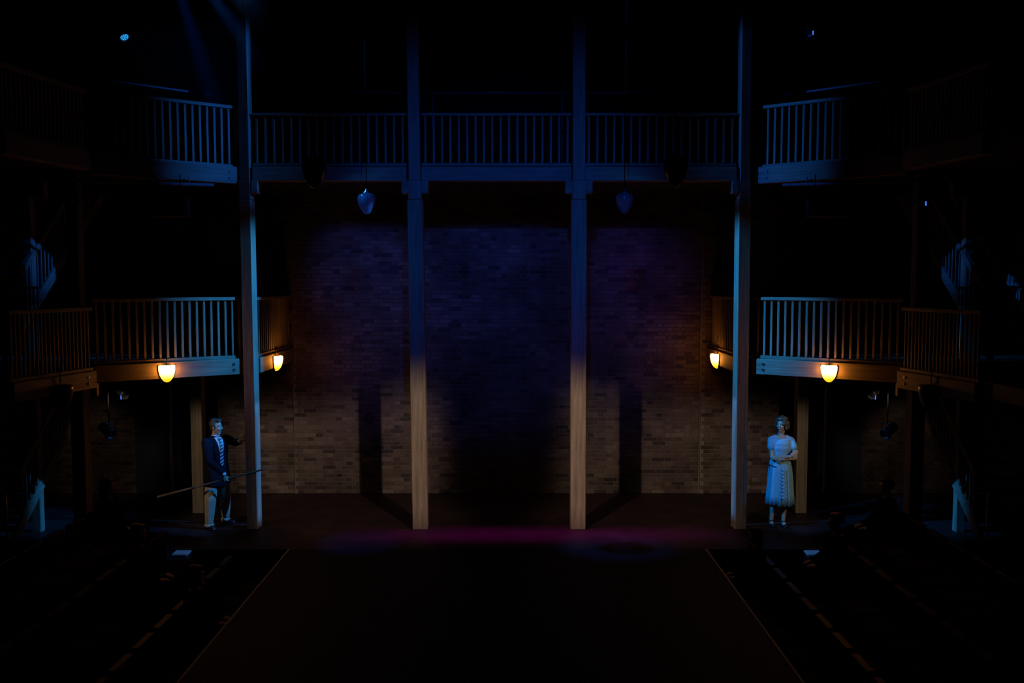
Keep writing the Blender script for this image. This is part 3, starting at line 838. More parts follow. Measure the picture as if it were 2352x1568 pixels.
# tiers
for s in (-1, 1):
    sd = 'left' if s < 0 else 'right'
    for k, (xa, xb, z) in enumerate(((4.15, 5.05, -0.5), (5.05, 6.0, -0.15))):
        a, b = sorted((s * xa, s * (8.9)))
        struct('floor_tier_%s_%d' % (sd, k + 1), MB().box(a, b, 4, 12.9, -0.85 if k == 0 else -0.5, z), DARKWOOD, 'stepped seating tier %d on the %s of the stage' % (k + 1, sd))
    for r_, (x, z, nm) in enumerate(((3.58, -0.85, 'front row'), (4.50, -0.5, 'second row'), (5.40, -0.15, 'third row'))):
        for k in range(8):
            seat(s * x, 12.45 - k * 0.57, z, R(-90) if s > 0 else R(90), 'dark side-stall seat, %s %s of the stage, %s back from the rear stage' % (nm, sd, ('first', 'second', 'third', 'fourth', 'fifth', 'sixth', 'seventh', 'eighth')[k]), 'side-stall seats, %s %s' % (nm, sd))
    # stage edge nosing
    struct('trim_%d' % (1 if s < 0 else 2), MB().bbox(min(s * 3.035, s * 3.06), max(s * 3.035, s * 3.06), 3.0, 12.94, -0.03, 0.006, 0.003), PALE, 'thin pale nosing along the %s edge of the thrust stage' % sd)
    # step blocks
    for (x, y, z0, z1, lab) in ((4.57, 12.71, -0.5, 0.0, 'pale-topped step block at the %s stage corner' % sd), (5.45, 12.70, -0.15, 0.15, 'dim pale-topped step block beyond the %s stalls' % sd)):
        t = empty('step_block', (s * x, y, z0), lab, 'step', 'step blocks by the stage')
        MB().bbox(s * x - 0.10, s * x + 0.10, y + 0.01, y + 0.19, z0, z1 - 0.03, 0.01).build('box', DARKWOOD, t)
        MB().bbox(s * x - 0.11, s * x + 0.11, y, y + 0.20, z1 - 0.03, z1, 0.006).build('tread', PALE, t)
    # guard rails at the side aisle
    t = empty('guard_rail', (s * 7.3, 12.2, -0.15), 'steel guard rail at the outer %s aisle' % sd, 'railing', 'aisle guard rails')
    for z in (0.45, 0.70, 0.95):
        MB().tube([(s * 6.85, 12.4, z), (s * 7.8, 12.4, z)], 0.014, 8).build('rail', STEEL, t)
    for x in (6.85, 7.8):
        MB().tube([(s * x, 12.4, -0.15), (s * x, 12.4, 0.97)], 0.018, 8).build('post', STEEL, t)


# ================================================================== PEOPLE
from mathutils.bvhtree import BVHTree
def nrm(v): return Vector(v).normalized()

class Blob:
    """closed shapes merged into one continuous skin by a voxel remesh"""
    def __init__(s): s.bm = bmesh.new()
    def ell(s, c, r, S=(1, 0, 0), F=(0, 1, 0), U=(0, 0, 1)):
        S, F, U = Vector(S), Vector(F), Vector(U)
        M = Matrix.Identity(4)
        for i, (v, k) in enumerate(zip((S, F, U), r)):
            for j in range(3): M[j][i] = v[j] * k
        for j in range(3): M[j][3] = c[j]
        bmesh.ops.create_icosphere(s.bm, subdivisions=3, radius=1.0, matrix=M)
        return s
    def cap(s, p0, r0, p1, r1, n=14):
        p0, p1 = Vector(p0), Vector(p1)
        d = (p1 - p0)
        for p, r in ((p0, r0), (p1, r1)):
            bmesh.ops.create_icosphere(s.bm, subdivisions=2, radius=r, matrix=Matrix.Translation(p))
        if d.length > 1e-4:
            Mx = Matrix.Translation((p0 + p1) / 2) @ d.to_track_quat('Z', 'Y').to_matrix().to_4x4()
            bmesh.ops.create_cone(s.bm, cap_ends=True, segments=n, radius1=r0, radius2=r1, depth=d.length, matrix=Mx)
        return s
    def chain(s, pts):
        for (a, ra), (b, rb) in zip(pts, pts[1:]): s.cap(a, ra, b, rb)
        return s
    def loft(s, rings, S, F, n=24):
        """rings of (centre, half width along S, half depth along F)"""
        S, F = Vector(S), Vector(F)
        R_ = []
        for c, a, b in rings:
            c = Vector(c)
            R_.append([s.bm.verts.new(c + S * a * math.cos(2 * math.pi * k / n) + F * b * math.sin(2 * math.pi * k / n)) for k in range(n)])
        for A, B in zip(R_, R_[1:]):
            for k in range(n): s.bm.faces.new((A[k], A[(k + 1) % n], B[(k + 1) % n], B[k]))
        s.bm.faces.new(R_[0][::-1]); s.bm.faces.new(R_[-1])
        return s
    def mesh(s, name, mat, origin, voxel=0.008, smooth=4):
        bmesh.ops.recalc_face_normals(s.bm, faces=s.bm.faces[:])
        me = bpy.data.meshes.new(name + '_raw'); s.bm.to_mesh(me); s.bm.free()
        o = bpy.data.objects.new(name + '_raw', me); col.objects.link(o)
        m = o.modifiers.new('r', 'REMESH'); m.mode = 'VOXEL'; m.voxel_size = voxel; m.use_smooth_shade = True
        if smooth:
            m2 = o.modifiers.new('s', 'SMOOTH'); m2.factor = 0.5; m2.iterations = smooth
        dg = bpy.context.evaluated_depsgraph_get()
        out = bpy.data.meshes.new_from_object(o.evaluated_get(dg))
        out.name = name
        bpy.data.objects.remove(o); bpy.data.meshes.remove(me)
        out.transform(Matrix.Translation(-Vector(origin)))
        for p in out.polygons: p.use_smooth = True
        out.materials.clear(); out.materials.append(mat)
        return out

def head_shapes(B, c, F, k=0.92, chin=0.0, jaw=1.0):
    F = nrm(F); U = Vector((0, 0, 1)); S = F.cross(U).normalized(); U = S.cross(F).normalized()
    def P(s_, f, u): return Vector(c) + (S * s_ + F * f + U * u) * k
    e = lambda p, r: B.ell(P(*p), [x * k for x in r], S, F, U)
    e((0, -0.012, 0.035), (0.074, 0.094, 0.094))
    e((0, 0.022, -0.042), (0.060 * jaw, 0.068, 0.084))
    e((0, 0.052, -0.104 + chin), (0.028 * jaw, 0.028, 0.024))
    for t in (-1, 1):
        e((t * 0.034, 0.060, -0.028), (0.027, 0.030, 0.034))
        e((t * 0.077, -0.008, -0.012), (0.009, 0.019, 0.032))
        e((t * 0.030, 0.078, 0.030), (0.026, 0.014, 0.008))
    B.cap(P(0, 0.088, 0.018), 0.009 * k, P(0, 0.112, -0.026), 0.0125 * k)
    for t in (-1, 1): e((t * 0.012, 0.098, -0.030), (0.009, 0.011, 0.008))
    e((0, 0.088, -0.060), (0.022, 0.012, 0.006)); e((0, 0.086, -0.071), (0.018, 0.012, 0.007))
    return P, S, F, U

def eyes(parent, P, S, F, U, k):
    for t in (-1, 1):
        MBs = MB().lathe([(0.0, 0.012), (0.006, 0.0104), (0.0104, 0.006), (0.012, 0.0), (0.0104, -0.006), (0.006, -0.0104), (0.0, -0.012)], (0, 0, 0), 12)
        MBs.xform(Matrix.Translation(P(t * 0.030, 0.079, 0.012)) @ Matrix.Scale(k, 4)).build('eye', plain('eye_white', (0.6, 0.6, 0.6), 0.2), parent)
        ir = MB().lathe([(0.0, 0.0015), (0.005, 0.0005), (0.0055, 0.0)], (0, 0, 0), 10)
        ir.xform(Matrix.Translation(P(t * 0.030, 0.0905, 0.012)) @ F.to_track_quat('Z', 'Y').to_matrix().to_4x4()).build('iris', plain('dark_iris', (0.03, 0.02, 0.015), 0.1), parent)

def hand_shapes(B, w, d, n, side=1, curl=20, k=1.0, spread=0.0, thumb_curl=10):
    """w wrist, d along the hand, n towards the palm's inner side, side = +-1 where the thumb leaves"""
    w = Vector(w); d = nrm(d); n = Vector(n); n = (n - d * n.dot(d)).normalized(); t = d.cross(n) * side
    B.loft([(w - d * 0.01, 0.026 * k, 0.018 * k), (w + d * 0.02 * k, 0.034 * k, 0.016 * k), (w + d * 0.06 * k, 0.041 * k, 0.014 * k), (w + d * 0.09 * k, 0.040 * k, 0.012 * k)], t, n, 14)
    lens = (0.076, 0.086, 0.080, 0.062)
    for i in range(4):
        o = (1.5 - i) * 0.020 * k
        p = w + d * (0.088 - (0.006 if i == 3 else 0)) * k + t * o
        dd = nrm(d + t * (1.5 - i) * spread)
        a = 0.0
        r = 0.0092 * k
        for seg, fr in enumerate((0.45, 0.32, 0.23)):
            a += R(curl)
            v = dd * math.cos(a) + n * math.sin(a)
            q = p + v * lens[i] * fr * k
            B.cap(p, r, q, r * 0.92); p = q; r *= 0.92
    p = w + d * 0.028 * k + t * 0.030 * k
    for seg, ln in enumerate((0.034, 0.030, 0.026)):
        v = nrm(d * 0.72 + t * (0.70 - 0.35 * seg) + n * math.tan(R(thumb_curl)) * (1 + seg))
        q = p + v * ln * k
        B.cap(p, (0.0125 - 0.001 * seg) * k, q, (0.0115 - 0.001 * seg) * k); p = q
    return B

def patch(bvh, c, S, F, rows, off, name, mat, parent, nseg=8, zup=Vector((0, 0, 1))):
    """a thin strip laid on a body: rows of (height, s0, s1); cast along -F on to the surface"""
    vs_ = []; fs = []
    for (z, s0, s1) in rows:
        for k in range(nseg + 1):
            s_ = s0 + (s1 - s0) * k / nseg
            o = Vector((c[0], c[1], z)) + S * s_ + F * 0.6
            h = bvh.ray_cast(o, -F, 1.2)
            p = (h[0] if h[0] is not None else Vector((c[0], c[1], z)) + S * s_) + F * off
            vs_.append(p)
    m = nseg + 1
    nr = len(rows)
    back = [v - F * 0.006 for v in vs_]
    al = vs_ + back
    nv = len(vs_)
    for r_ in range(nr - 1):
        for k in range(nseg):
            a = r_ * m + k
            fs.append((a, a + 1, a + m + 1, a + m)); fs.append((nv + a + m, nv + a + m + 1, nv + a + 1, nv + a))
    for r_ in range(nr - 1):
        for k in (0, nseg):
            a = r_ * m + k; fs.append((a, a + m, nv + a + m, nv + a))
    for k in range(nseg):
        for r_ in (0, nr - 1):
            a = r_ * m + k; fs.append((a, a + 1, nv + a + 1, nv + a))
    return MB().add(al, fs, True).build(name, mat, parent)

def bvh_of(me, origin):
    o = Vector(origin)
    return BVHTree.FromPolygons([v.co + o for v in me.vertices], [tuple(p.vertices) for p in me.polygons])

# cloth and hair
JACKET = plain('navy_wool', (0.006, 0.008, 0.020), 0.85, 0, 0.15)
TROUSER = plain('beige_flannel', (0.42, 0.36, 0.28), 0.9, 0, 0.1)
SHIRT = plain('white_cotton', (0.70, 0.72, 0.75), 0.8, 0, 0.1)
SHOE = plain('black_leather', (0.015, 0.013, 0.013), 0.35)
HAIRM = plain('dark_brown_hair', (0.045, 0.033, 0.024), 0.55)
HAIRW = plain('chestnut_hair', (0.10, 0.065, 0.040), 0.55)
DRESS = plain('pale_blue_rayon', (0.24, 0.46, 0.60), 0.6, 0, 0.3)
SASH = plain('navy_ribbon', (0.02, 0.03, 0.08), 0.7)
STAFF = wood('worn_staff_wood', (0.15, 0.10, 0.06))
def tie_mat():
    m, nt, b = new_mat('striped_tie_silk')
    b.inputs['Roughness'].default_value = 0.5
    tc = N(nt, 'ShaderNodeTexCoord'); mp = N(nt, 'ShaderNodeMapping'); mp.inputs['Rotation'].default_value = (0, R(38), R(0))
    wv = N(nt, 'ShaderNodeTexWave', wave_type='BANDS', bands_direction='Z'); wv.inputs['Scale'].default_value = 7.0; wv.inputs['Distortion'].default_value = 0
    r = N(nt, 'ShaderNodeValToRGB'); r.color_ramp.interpolation = 'CONSTANT'
    r.color_ramp.elements[0].color = (0.03, 0.04, 0.10, 1); r.color_ramp.elements[1].position = 0.52; r.color_ramp.elements[1].color = (0.62, 0.66, 0.72, 1)
    nt.links.new(tc.outputs['Object'], mp.inputs[0]); nt.links.new(mp.outputs[0], wv.inputs['Vector'])
    nt.links.new(wv.outputs['Fac'], r.inputs[0]); nt.links.new(r.outputs[0], b.inputs['Base Color'])
    return m
TIE = tie_mat()

# ---------------------------------------------------------------- the man with the staff
def man():
    O = Vector((-4.46, 14.10, 0))
    t = empty('person', O, 'person in navy jacket, striped tie and pale trousers gripping a long staff', 'person')
    F = nrm((0.78, -0.62, 0)); S = Vector((F.y, -F.x, 0)); S = nrm(S)          # S = the person's right
    C = lambda z, f=0.0, s_=0.0: Vector((O.x, O.y, z)) + F * f + S * s_
    Rs, Ls = C(1.395, -0.01, 0.170), C(1.405, 0.0, -0.170)
    Re, Rw = Vector((-4.50, 13.85, 1.12)), Vector((-4.25, 13.775, 0.93))
    Le, Lw = Vector((-4.235, 14.36, 1.325)), Vector((-4.095, 14.14, 1.385))
    Rh, Rk, Ra = C(0.92, 0, 0.085), Vector((-4.535, 13.99, 0.50)), Vector((-4.575, 14.03, 0.085))
    Lh, Lk, La = C(0.92, 0, -0.085), Vector((-4.40, 14.28, 0.50)), Vector((-4.43, 14.40, 0.085))
    HF = nrm((0.985, -0.17, -0.03)); hc = Vector((-4.455, 14.09, 1.622))
    B = Blob()
    P, hs, hf, hu = head_shapes(B, hc, HF, 0.97)
    B.cap(C(1.44, -0.01), 0.060, hc + Vector((-0.012, 0.008, -0.09)), 0.054)
    B.loft([(C(0.84), 0.13, 0.09), (C(0.95), 0.16, 0.105), (C(1.08), 0.135, 0.09), (C(1.25), 0.155, 0.100), (C(1.36), 0.145, 0.085), (C(1.43), 0.08, 0.06)], S, F)
    B.chain([(Rs, 0.052), (Re, 0.042), (Rw, 0.028)]); B.chain([(Ls, 0.056), (Le, 0.042), (Lw, 0.028)])
    B.chain([(Rh, 0.085), (Rk, 0.055), (Ra, 0.038)]); B.chain([(Lh, 0.085), (Lk, 0.055), (La, 0.038)])
    for a, d in ((Ra, nrm((0.75, -0.65, 0))), (La, nrm((0.7, -0.2, 0)))):
        B.cap(a + Vector((0, 0, -0.045)) - d * 0.04, 0.032, a + Vector((0, 0, -0.055)) + d * 0.14, 0.026)
    dR = nrm((0.35, -0.18, -0.90))
    hand_shapes(B, Rw + dR * 0.02, dR, (0, 1, 0), side=1, curl=62, thumb_curl=35)
    dL = nrm((0.60, -0.10, 0.62))
    hand_shapes(B, Lw + dL * 0.015, dL, (0.9, 0.5, -0.2), side=-1, curl=11, spread=0.16)
    body = link('body', B.mesh('body', SKIN, O, 0.0075, 2), t)
    eyes(t, P, hs, hf, hu, 0.97)
    # jacket
    J = Blob()
    J.loft([(C(0.70, -0.005), 0.222, 0.165), (C(0.80), 0.220, 0.162), (C(0.95), 0.202, 0.148), (C(1.08), 0.178, 0.130), (C(1.25), 0.195, 0.135), (C(1.35), 0.195, 0.125), (C(1.42, -0.01), 0.145, 0.10), (C(1.46, -0.02), 0.10, 0.08), (C(1.49, -0.025), 0.078, 0.066)], S, F, 32)
    J.chain([(Rs + Vector((0, 0, -0.005)), 0.078), (Re, 0.062), (Rw + Vector((-0.012, 0.005, 0.015)), 0.046)])
    J.chain([(Ls + Vector((0, 0, -0.005)), 0.078), (Le, 0.062), (Lw + Vector((-0.01, 0.015, -0.01)), 0.046)])
    jme = J.mesh('jacket', JACKET, O, 0.009, 3)
    j = link('jacket', jme, t)
    bv = bvh_of(jme, O)
    # shirt front in the open V, lapels and tie
    c = C(0)
    rows = [(1.03 + 0.43 * k / 14, -(0.006 + 0.062 * (k / 14) ** 1.1), (0.006 + 0.062 * (k / 14) ** 1.1)) for k in range(15)]
    patch(bv, c, S, F, rows, 0.004, 'shirt', SHIRT, t, 10)
    for q in (-1, 1):
        rows = [(1.00 + 0.46 * k / 14, q * (0.008 + 0.060 * (k / 14) ** 1.1), q * (0.022 + 0.060 * (k / 14) ** 1.1 + 0.062 * math.sin(math.pi * min(1, k / 14 * 1.05)) ** 0.8)) for k in range(15)]
        patch(bv, c, S, F, rows, 0.009, 'lapel', JACKET, t, 5)
    rows = [(1.015 + 0.40 * k / 12, -(0.004 if k == 0 else 0.036 - 0.020 * k / 12), (0.004 if k == 0 else 0.036 - 0.020 * k / 12)) for k in range(13)]
    tie = patch(bv, c, S, F, rows, 0.016, 'tie', TIE, t, 4)
    kn = MB().add([c + Vector((0, 0, z)) + S * a + F * f for (a, f, z) in ((-0.026, 0.085, 1.455), (0.026, 0.085, 1.455), (0.014, 0.105, 1.408), (-0.014, 0.105, 1.408), (-0.022, 0.112, 1.452), (0.022, 0.112, 1.452), (0.013, 0.128, 1.41), (-0.013, 0.128, 1.41))],
                  [(0, 1, 2, 3), (4, 5, 6, 7), (0, 1, 5, 4), (1, 2, 6, 5), (2, 3, 7, 6), (3, 0, 4, 7)]).build('tie_knot', TIE, tie)
    # collar: two folded leaves round the neck
    cb = MB()
    for q in (-1, 1):
        pts = []
        for k in range(9):
            a = math.pi * k / 8
            cs, sn = math.cos(a), math.sin(a)
            base = C(0, -0.012) + S * (q * 0.066 * sn) - F * (0.062 * cs)
            pts.append((base, 1.515 - 0.035 * (k / 8), 1.470 - 0.045 * (k / 8) ** 2))
        vs_ = []
        for b0, zt, zb in pts:
            o = (b0 - C(0, -0.012)).normalized()
            vs_ += [b0 + Vector((0, 0, zt)), b0 + o * 0.016 + Vector((0, 0, zb)), b0 + o * 0.010 + Vector((0, 0, zb)), b0 - o * 0.006 + Vector((0, 0, zt))]
        fs = []
        for k in range(8):
            for i in range(4):
                fs.append((4 * k + i, 4 * k + (i + 1) % 4, 4 * k + 4 + (i + 1) % 4, 4 * k + 4 + i))
        fs += [(0, 1, 2, 3), (35, 34, 33, 32)]
        cb.add(vs_, fs, True)
    cb.build('collar', SHIRT, t)
    # cuffs
    for w_, d in ((Rw, dR), (Lw, dL)):
        MB().tube([w_ - d * 0.02, w_ + d * 0.018], [0.040, 0.037], 14).build('shirt_cuff', SHIRT, t)
    # trousers with turn-ups
    T = Blob()
    T.loft([(C(0.80), 0.160, 0.110), (C(0.92), 0.165, 0.115), (C(1.02), 0.145, 0.105)], S, F)
    T.chain([(Rh + Vector((0, 0, -0.03)), 0.098), (Rk, 0.094), (Ra + Vector((0, 0, 0.03)), 0.066)])
    T.chain([(Lh + Vector((0, 0, -0.03)), 0.098), (Lk, 0.094), (La + Vector((0, 0, 0.03)), 0.066)])
    tr = link('trousers', T.mesh('trousers', TROUSER, O, 0.009, 3), t)
    for a in (Ra, La):
        MB().lathe([(0.060, 0.0), (0.074, 0.0), (0.076, 0.045), (0.062, 0.048)], (a.x, a.y, a.z - 0.045), 20).build('turn_up', TROUSER, tr)
    for a, d in ((Ra, nrm((0.75, -0.65, 0))), (La, nrm((0.7, -0.2, 0)))):
        H = Blob(); sd = Vector((d.y, -d.x, 0))
        b0 = Vector((a.x, a.y, 0))
        H.loft([(b0 - d * 0.01 + Vector((0, 0, 0.002)), 0.052, 0.155), (b0 + d * 0.05 + Vector((0, 0, 0.014)), 0.054, 0.150)], sd, d)
        H.ell(b0 + d * 0.07 + Vector((0, 0, 0.032)), (0.046, 0.095, 0.036), sd, d)
        H.ell(b0 - d * 0.03 + Vector((0, 0, 0.045)), (0.042, 0.070, 0.050), sd, d)
        me_ = H.mesh('shoe', SHOE, O, 0.007, 2)
        zmin = min(v.co.z for v in me_.vertices); me_.transform(Matrix.Translation((0, 0, -zmin + 0.001)))
        link('shoe', me_, t)
    # hair, brows and moustache
    H = Blob()
    e = lambda p, r: H.ell(P(*p), [x * 0.97 for x in r], hs, hf, hu)
    e((0, -0.030, 0.050), (0.082, 0.090, 0.092)); e((0, 0.030, 0.105), (0.060, 0.062, 0.034)); e((0.02, 0.062, 0.100), (0.045, 0.030, 0.022))
    for q in (-1, 1):
        e((q * 0.072, -0.022, 0.022), (0.012, 0.045, 0.045)); e((q * 0.074, 0.018, 0.005), (0.007, 0.011, 0.028))
    e((0, -0.062, -0.018), (0.062, 0.040, 0.066))
    link('hair', H.mesh('hair', HAIRM, O, 0.0065, 2), t)
    H = Blob()
    for q in (-1, 1):
        H.cap(P(0, 0.106, -0.045), 0.006, P(q * 0.024, 0.094, -0.052), 0.0045)
    link('moustache', H.mesh('moustache', HAIRM, O, 0.003, 1), t)
    for q in (-1, 1):
        MB().tube([P(q * 0.014, 0.094, 0.036), P(q * 0.030, 0.092, 0.041), P(q * 0.048, 0.078, 0.034)], 0.0035, 6).build('eyebrow', HAIRM, t)
    for z in (0.98, 0.90):
        h = bv.ray_cast(C(z) + F * 0.6 + S * 0.004, -F, 1.0)
        if h[0]:
            MB().tube([h[0], h[0] + F * 0.006], 0.011, 10).build('button', SHOE, t)
    # the staff held in the right hand
    g = Rw + dR * 0.085 + Vector((0, 0.026, 0))
    ax = nrm((1.66, 0.06, 0.428))
    a0 = g - ax * 1.08; a1 = g + ax * 0.66
    st = empty('staff', a0, 'long worn wooden staff held slanting by the person in the navy jacket', 'staff')
    MB().tube([a0, a0.lerp(a1, 0.25), a0.lerp(a1, 0.33), a1.lerp(a0, 0.05), a1], [0.020, 0.019, 0.015, 0.0145, 0.012], 12).build('shaft', STAFF, st)
    MB().tube([a0 - ax * 0.012, a0 + ax * 0.03], [0.015, 0.0225], 12).build('ferrule', BRASS, st)
    for q in (0.318, 0.33):
        p = a0.lerp(a1, q)
        MB().tube([p - ax * 0.004, p + ax * 0.004], 0.0205, 12).build('binding', SHOE, st)
man()

# ---------------------------------------------------------------- the woman in blue
def woman():
    O = Vector((4.48, 14.19, 0))
    t = empty('person', O, 'person in a pale blue calf-length dress standing with arms folded', 'person')
    F = nrm((-0.06, -1, 0)); S = nrm((F.y, -F.x, 0))     # the person's right is towards -X
    C = lambda z, f=0.0, s_=0.0: Vector((O.x, O.y, z)) + F * f + S * s_
    Rs, Ls = Vector((4.322, 14.20, 1.405)), Vector((4.655, 14.19, 1.405))
    Re, Rw = Vector((4.325, 14.09, 1.130)), Vector((4.575, 13.995, 1.165))
    Le, Lw = Vector((4.690, 14.10, 1.125)), Vector((4.475, 14.025, 1.115))
    Rk, Ra = Vector((4.385, 14.17, 0.50)), Vector((4.365, 14.23, 0.085))
    Lk, La = Vector((4.560, 14.17, 0.50)), Vector((4.545, 14.19, 0.085))
    HF = nrm((-0.62, -0.78, 0.0)); hc = Vector((4.483, 14.165, 1.650))
    B = Blob()
    P, hs, hf, hu = head_shapes(B, hc, HF, 0.94, 0.004, 0.92)
    B.cap(C(1.44, -0.01), 0.050, hc + Vector((0.012, 0.016, -0.08)), 0.047)
    B.loft([(C(0.86), 0.14, 0.10), (C(0.95), 0.165, 0.11), (C(1.10), 0.115, 0.085), (C(1.25), 0.135, 0.095), (C(1.38), 0.135, 0.080), (C(1.425), 0.105, 0.070), (C(1.475), 0.06, 0.05)], S, F)
    B.cap(C(1.405, 0, -0.12), 0.036, C(1.405, 0, 0.12), 0.036)
    B.chain([(Rs + Vector((0, 0, -0.02)), 0.040), (Re, 0.037), (Rw, 0.025)]); B.chain([(Ls + Vector((0, 0, -0.02)), 0.040), (Le, 0.037), (Lw, 0.025)])
    for h_, k_, a_ in ((C(0.92, 0, 0.08), Rk, Ra), (C(0.92, 0, -0.08), Lk, La)):
        calf = k_.lerp(a_, 0.32) + Vector((0, 0.012, 0))
        B.chain([(h_, 0.085), (k_, 0.050), (calf, 0.050), (k_.lerp(a_, 0.75), 0.034), (a_, 0.031)])
        B.cap(a_ + Vector((0, 0.03, -0.045)), 0.030, a_ + Vector((0, -0.04, -0.03)), 0.028)
        B.cap(a_ + Vector((0, -0.04, -0.03)), 0.028, a_ + Vector((-0.004, -0.13, -0.058)), 0.024)
    dR = nrm((0.72, 0.05, 0.55)); dL = nrm((-0.97, 0.05, 0.12))
    hand_shapes(B, Rw + dR * 0.015, dR, (0.15, 1, 0), side=-1, curl=17, k=0.9, spread=0.05)
    hand_shapes(B, Lw + dL * 0.015, dL, (0, 1, 0), side=1, curl=14, k=0.9)
    link('body', B.mesh('body', SKIN, O, 0.007, 2), t)
    eyes(t, P, hs, hf, hu, 0.94)
    # dress: bodice with short sleeves, and a folded skirt
    D = Blob()
    D.loft([(C(1.02), 0.165, 0.125), (C(1.12), 0.150, 0.118), (C(1.25), 0.160, 0.128), (C(1.35), 0.165, 0.118), (C(1.41), 0.150, 0.085), (C(1.435, -0.012), 0.120, 0.060)], S, F, 32)
    for sh, el in ((Rs, Re), (Ls, Le)):
        D.chain([(sh + Vector((0, 0, -0.012)), 0.047), (sh.lerp(el, 0.22), 0.056), (sh.lerp(el, 0.42), 0.064)])
    D.ell(C(1.27, 0.070, 0), (0.125, 0.062, 0.075), S, F)
    for q in (-1, 1): D.cap(C(1.432, -0.005, q * 0.085), 0.048, C(1.400, 0, q * 0.155), 0.048)
    dme = D.mesh('dress', DRESS, O, 0.008, 3)
    dr = link('dress', dme, t)
    n = 120; prof = [(1.075, 0.158, 0.120, 0.0), (1.02, 0.168, 0.130, 0.001), (0.94, 0.182, 0.142, 0.004), (0.82, 0.190, 0.150, 0.008), (0.68, 0.196, 0.154, 0.012), (0.52, 0.205, 0.160, 0.015), (0.365, 0.216, 0.168, 0.018)]
    vs_ = []; fs = []
    for lay in (0, 1):
        for (z, a, b, f) in prof:
            for k in range(n):
                th = 2 * math.pi * k / n
                w_ = math.sin(9 * th + 0.8) * 0.6 + math.sin(17 * th + 2.1 + z * 1.5) * 0.5
                r_ = 1 + f * 6 * w_ / 1.0 * 0.9 - lay * 0.03
                zz = z + (0.012 * math.sin(2 * th + 0.5) if z < 0.4 else 0)
                vs_.append(C(zz) + S * a * r_ * math.cos(th) + F * b * r_ * math.sin(th))
    m_ = len(prof) * n
    for r_ in range(len(prof) - 1):
        for k in range(n):
            a = r_ * n + k; b = r_ * n + (k + 1) % n
            fs.append((a, b, b + n, a + n)); fs.append((m_ + a + n, m_ + b + n, m_ + b, m_ + a))
    for k in range(n):
        for r_ in (0, len(prof) - 1):
            a = r_ * n + k; b = r_ * n + (k + 1) % n; fs.append((a, b, m_ + b, m_ + a))
    MB().add(vs_, fs, True).build('skirt', DRESS, t)
    # draped frill down the front, and the sash at the hip
    for k in range(9):
        z = 0.93 - 0.055 * k
        f0 = 0.150 + 0.004 * k
        pts = [C(z + 0.03, f0, -0.055), C(z, f0 + 0.018, -0.020 + 0.006 * (k % 2)), C(z + 0.028, f0 + 0.006, 0.022)]
        MB().tube(pts, [0.006, 0.010, 0.005], 8).build('frill', DRESS, dr)
    sb = []
    for k in range(9):
        th = R(-8 + 68 * k / 8)
        sb.append(C(1.012 - 0.030 * k / 8) + S * 0.180 * math.cos(th) + F * 0.142 * math.sin(th))
    for a, b in zip(sb, sb[1:]): pass
    MB().tube(sb, 0.0085, 8).build('sash', SASH, dr)
    p0 = sb[2]
    MB().tube([p0, p0 + Vector((0.004, -0.014, -0.08)), p0 + Vector((-0.004, -0.012, -0.17)), p0 + Vector((0.0, -0.016, -0.26))], [0.010, 0.008, 0.008, 0.006], 8).build('sash_tail', SASH, dr)
    # shoes with ankle straps
    for a in (Ra, La):
        H = Blob()
        b0 = Vector((a.x, a.y, 0))
        H.loft([(b0 + Vector((-0.002, -0.045, 0.002)), 0.037, 0.118), (b0 + Vector((-0.002, -0.045, 0.016)), 0.038, 0.118)], (1, 0, 0), (0, 1, 0))
        H.ell(b0 + Vector((-0.004, -0.125, 0.024)), (0.036, 0.050, 0.022)); H.ell(b0 + Vector((0, 0.030, 0.036)), (0.036, 0.042, 0.040))
        H.cap(b0 + Vector((0, 0.05, 0.004)), 0.022, b0 + Vector((0, 0.045, 0.03)), 0.026)
        me_ = H.mesh('shoe', SHOE, O, 0.006, 2)
        zmin = min(v.co.z for v in me_.vertices); me_.transform(Matrix.Translation((0, 0, -zmin + 0.001)))
        sh = link('shoe', me_, t)
        ring = [a + Vector((0.038 * math.cos(2 * math.pi * k / 16), 0.040 * math.sin(2 * math.pi * k / 16), 0.012 + 0.004 * math.sin(2 * math.pi * k / 16))) for k in range(17)]
        MB().tube(ring, 0.006, 6, False).build('ankle_strap', SHOE, sh)
    # waved bob
    rnd = random.Random(3)
    H = Blob()
    e = lambda p, r: H.ell(P(*p), [x * 0.96 for x in r], hs, hf, hu)
    e((0, -0.026, 0.052), (0.090, 0.098, 0.098)); e((0, 0.050, 0.095), (0.066, 0.050, 0.034))
    for q in (-1, 1):
        e((q * 0.084, -0.016, -0.008), (0.034, 0.064, 0.086)); e((q * 0.070, 0.045, 0.060), (0.020, 0.035, 0.038))
    e((0, -0.090, -0.025), (0.090, 0.055, 0.085))
    for k in range(46):
        th = rnd.uniform(R(25), R(335)); z = rnd.uniform(-0.075, 0.11)
        rr = 0.108 if z < 0.05 else 0.095 - (z - 0.05) * 0.4
        e((math.sin(th) * rr, math.cos(th) * rr * 1.05 - 0.022, z), (0.020, 0.020, 0.024))
    link('hair', H.mesh('hair', HAIRW, O, 0.0065, 2), t)
    for q in (-1, 1):
        MB().tube([P(q * 0.014, 0.092, 0.036), P(q * 0.030, 0.090, 0.041), P(q * 0.046, 0.077, 0.034)], 0.0028, 6).build('eyebrow', HAIRW, t)
    MB().tube([P(-0.020, 0.094, -0.064), P(0, 0.102, -0.066), P(0.020, 0.094, -0.064)], [0.003, 0.006, 0.003], 8).build('lips', plain('dark_lipstick', (0.25, 0.05, 0.05), 0.4), t)
woman()

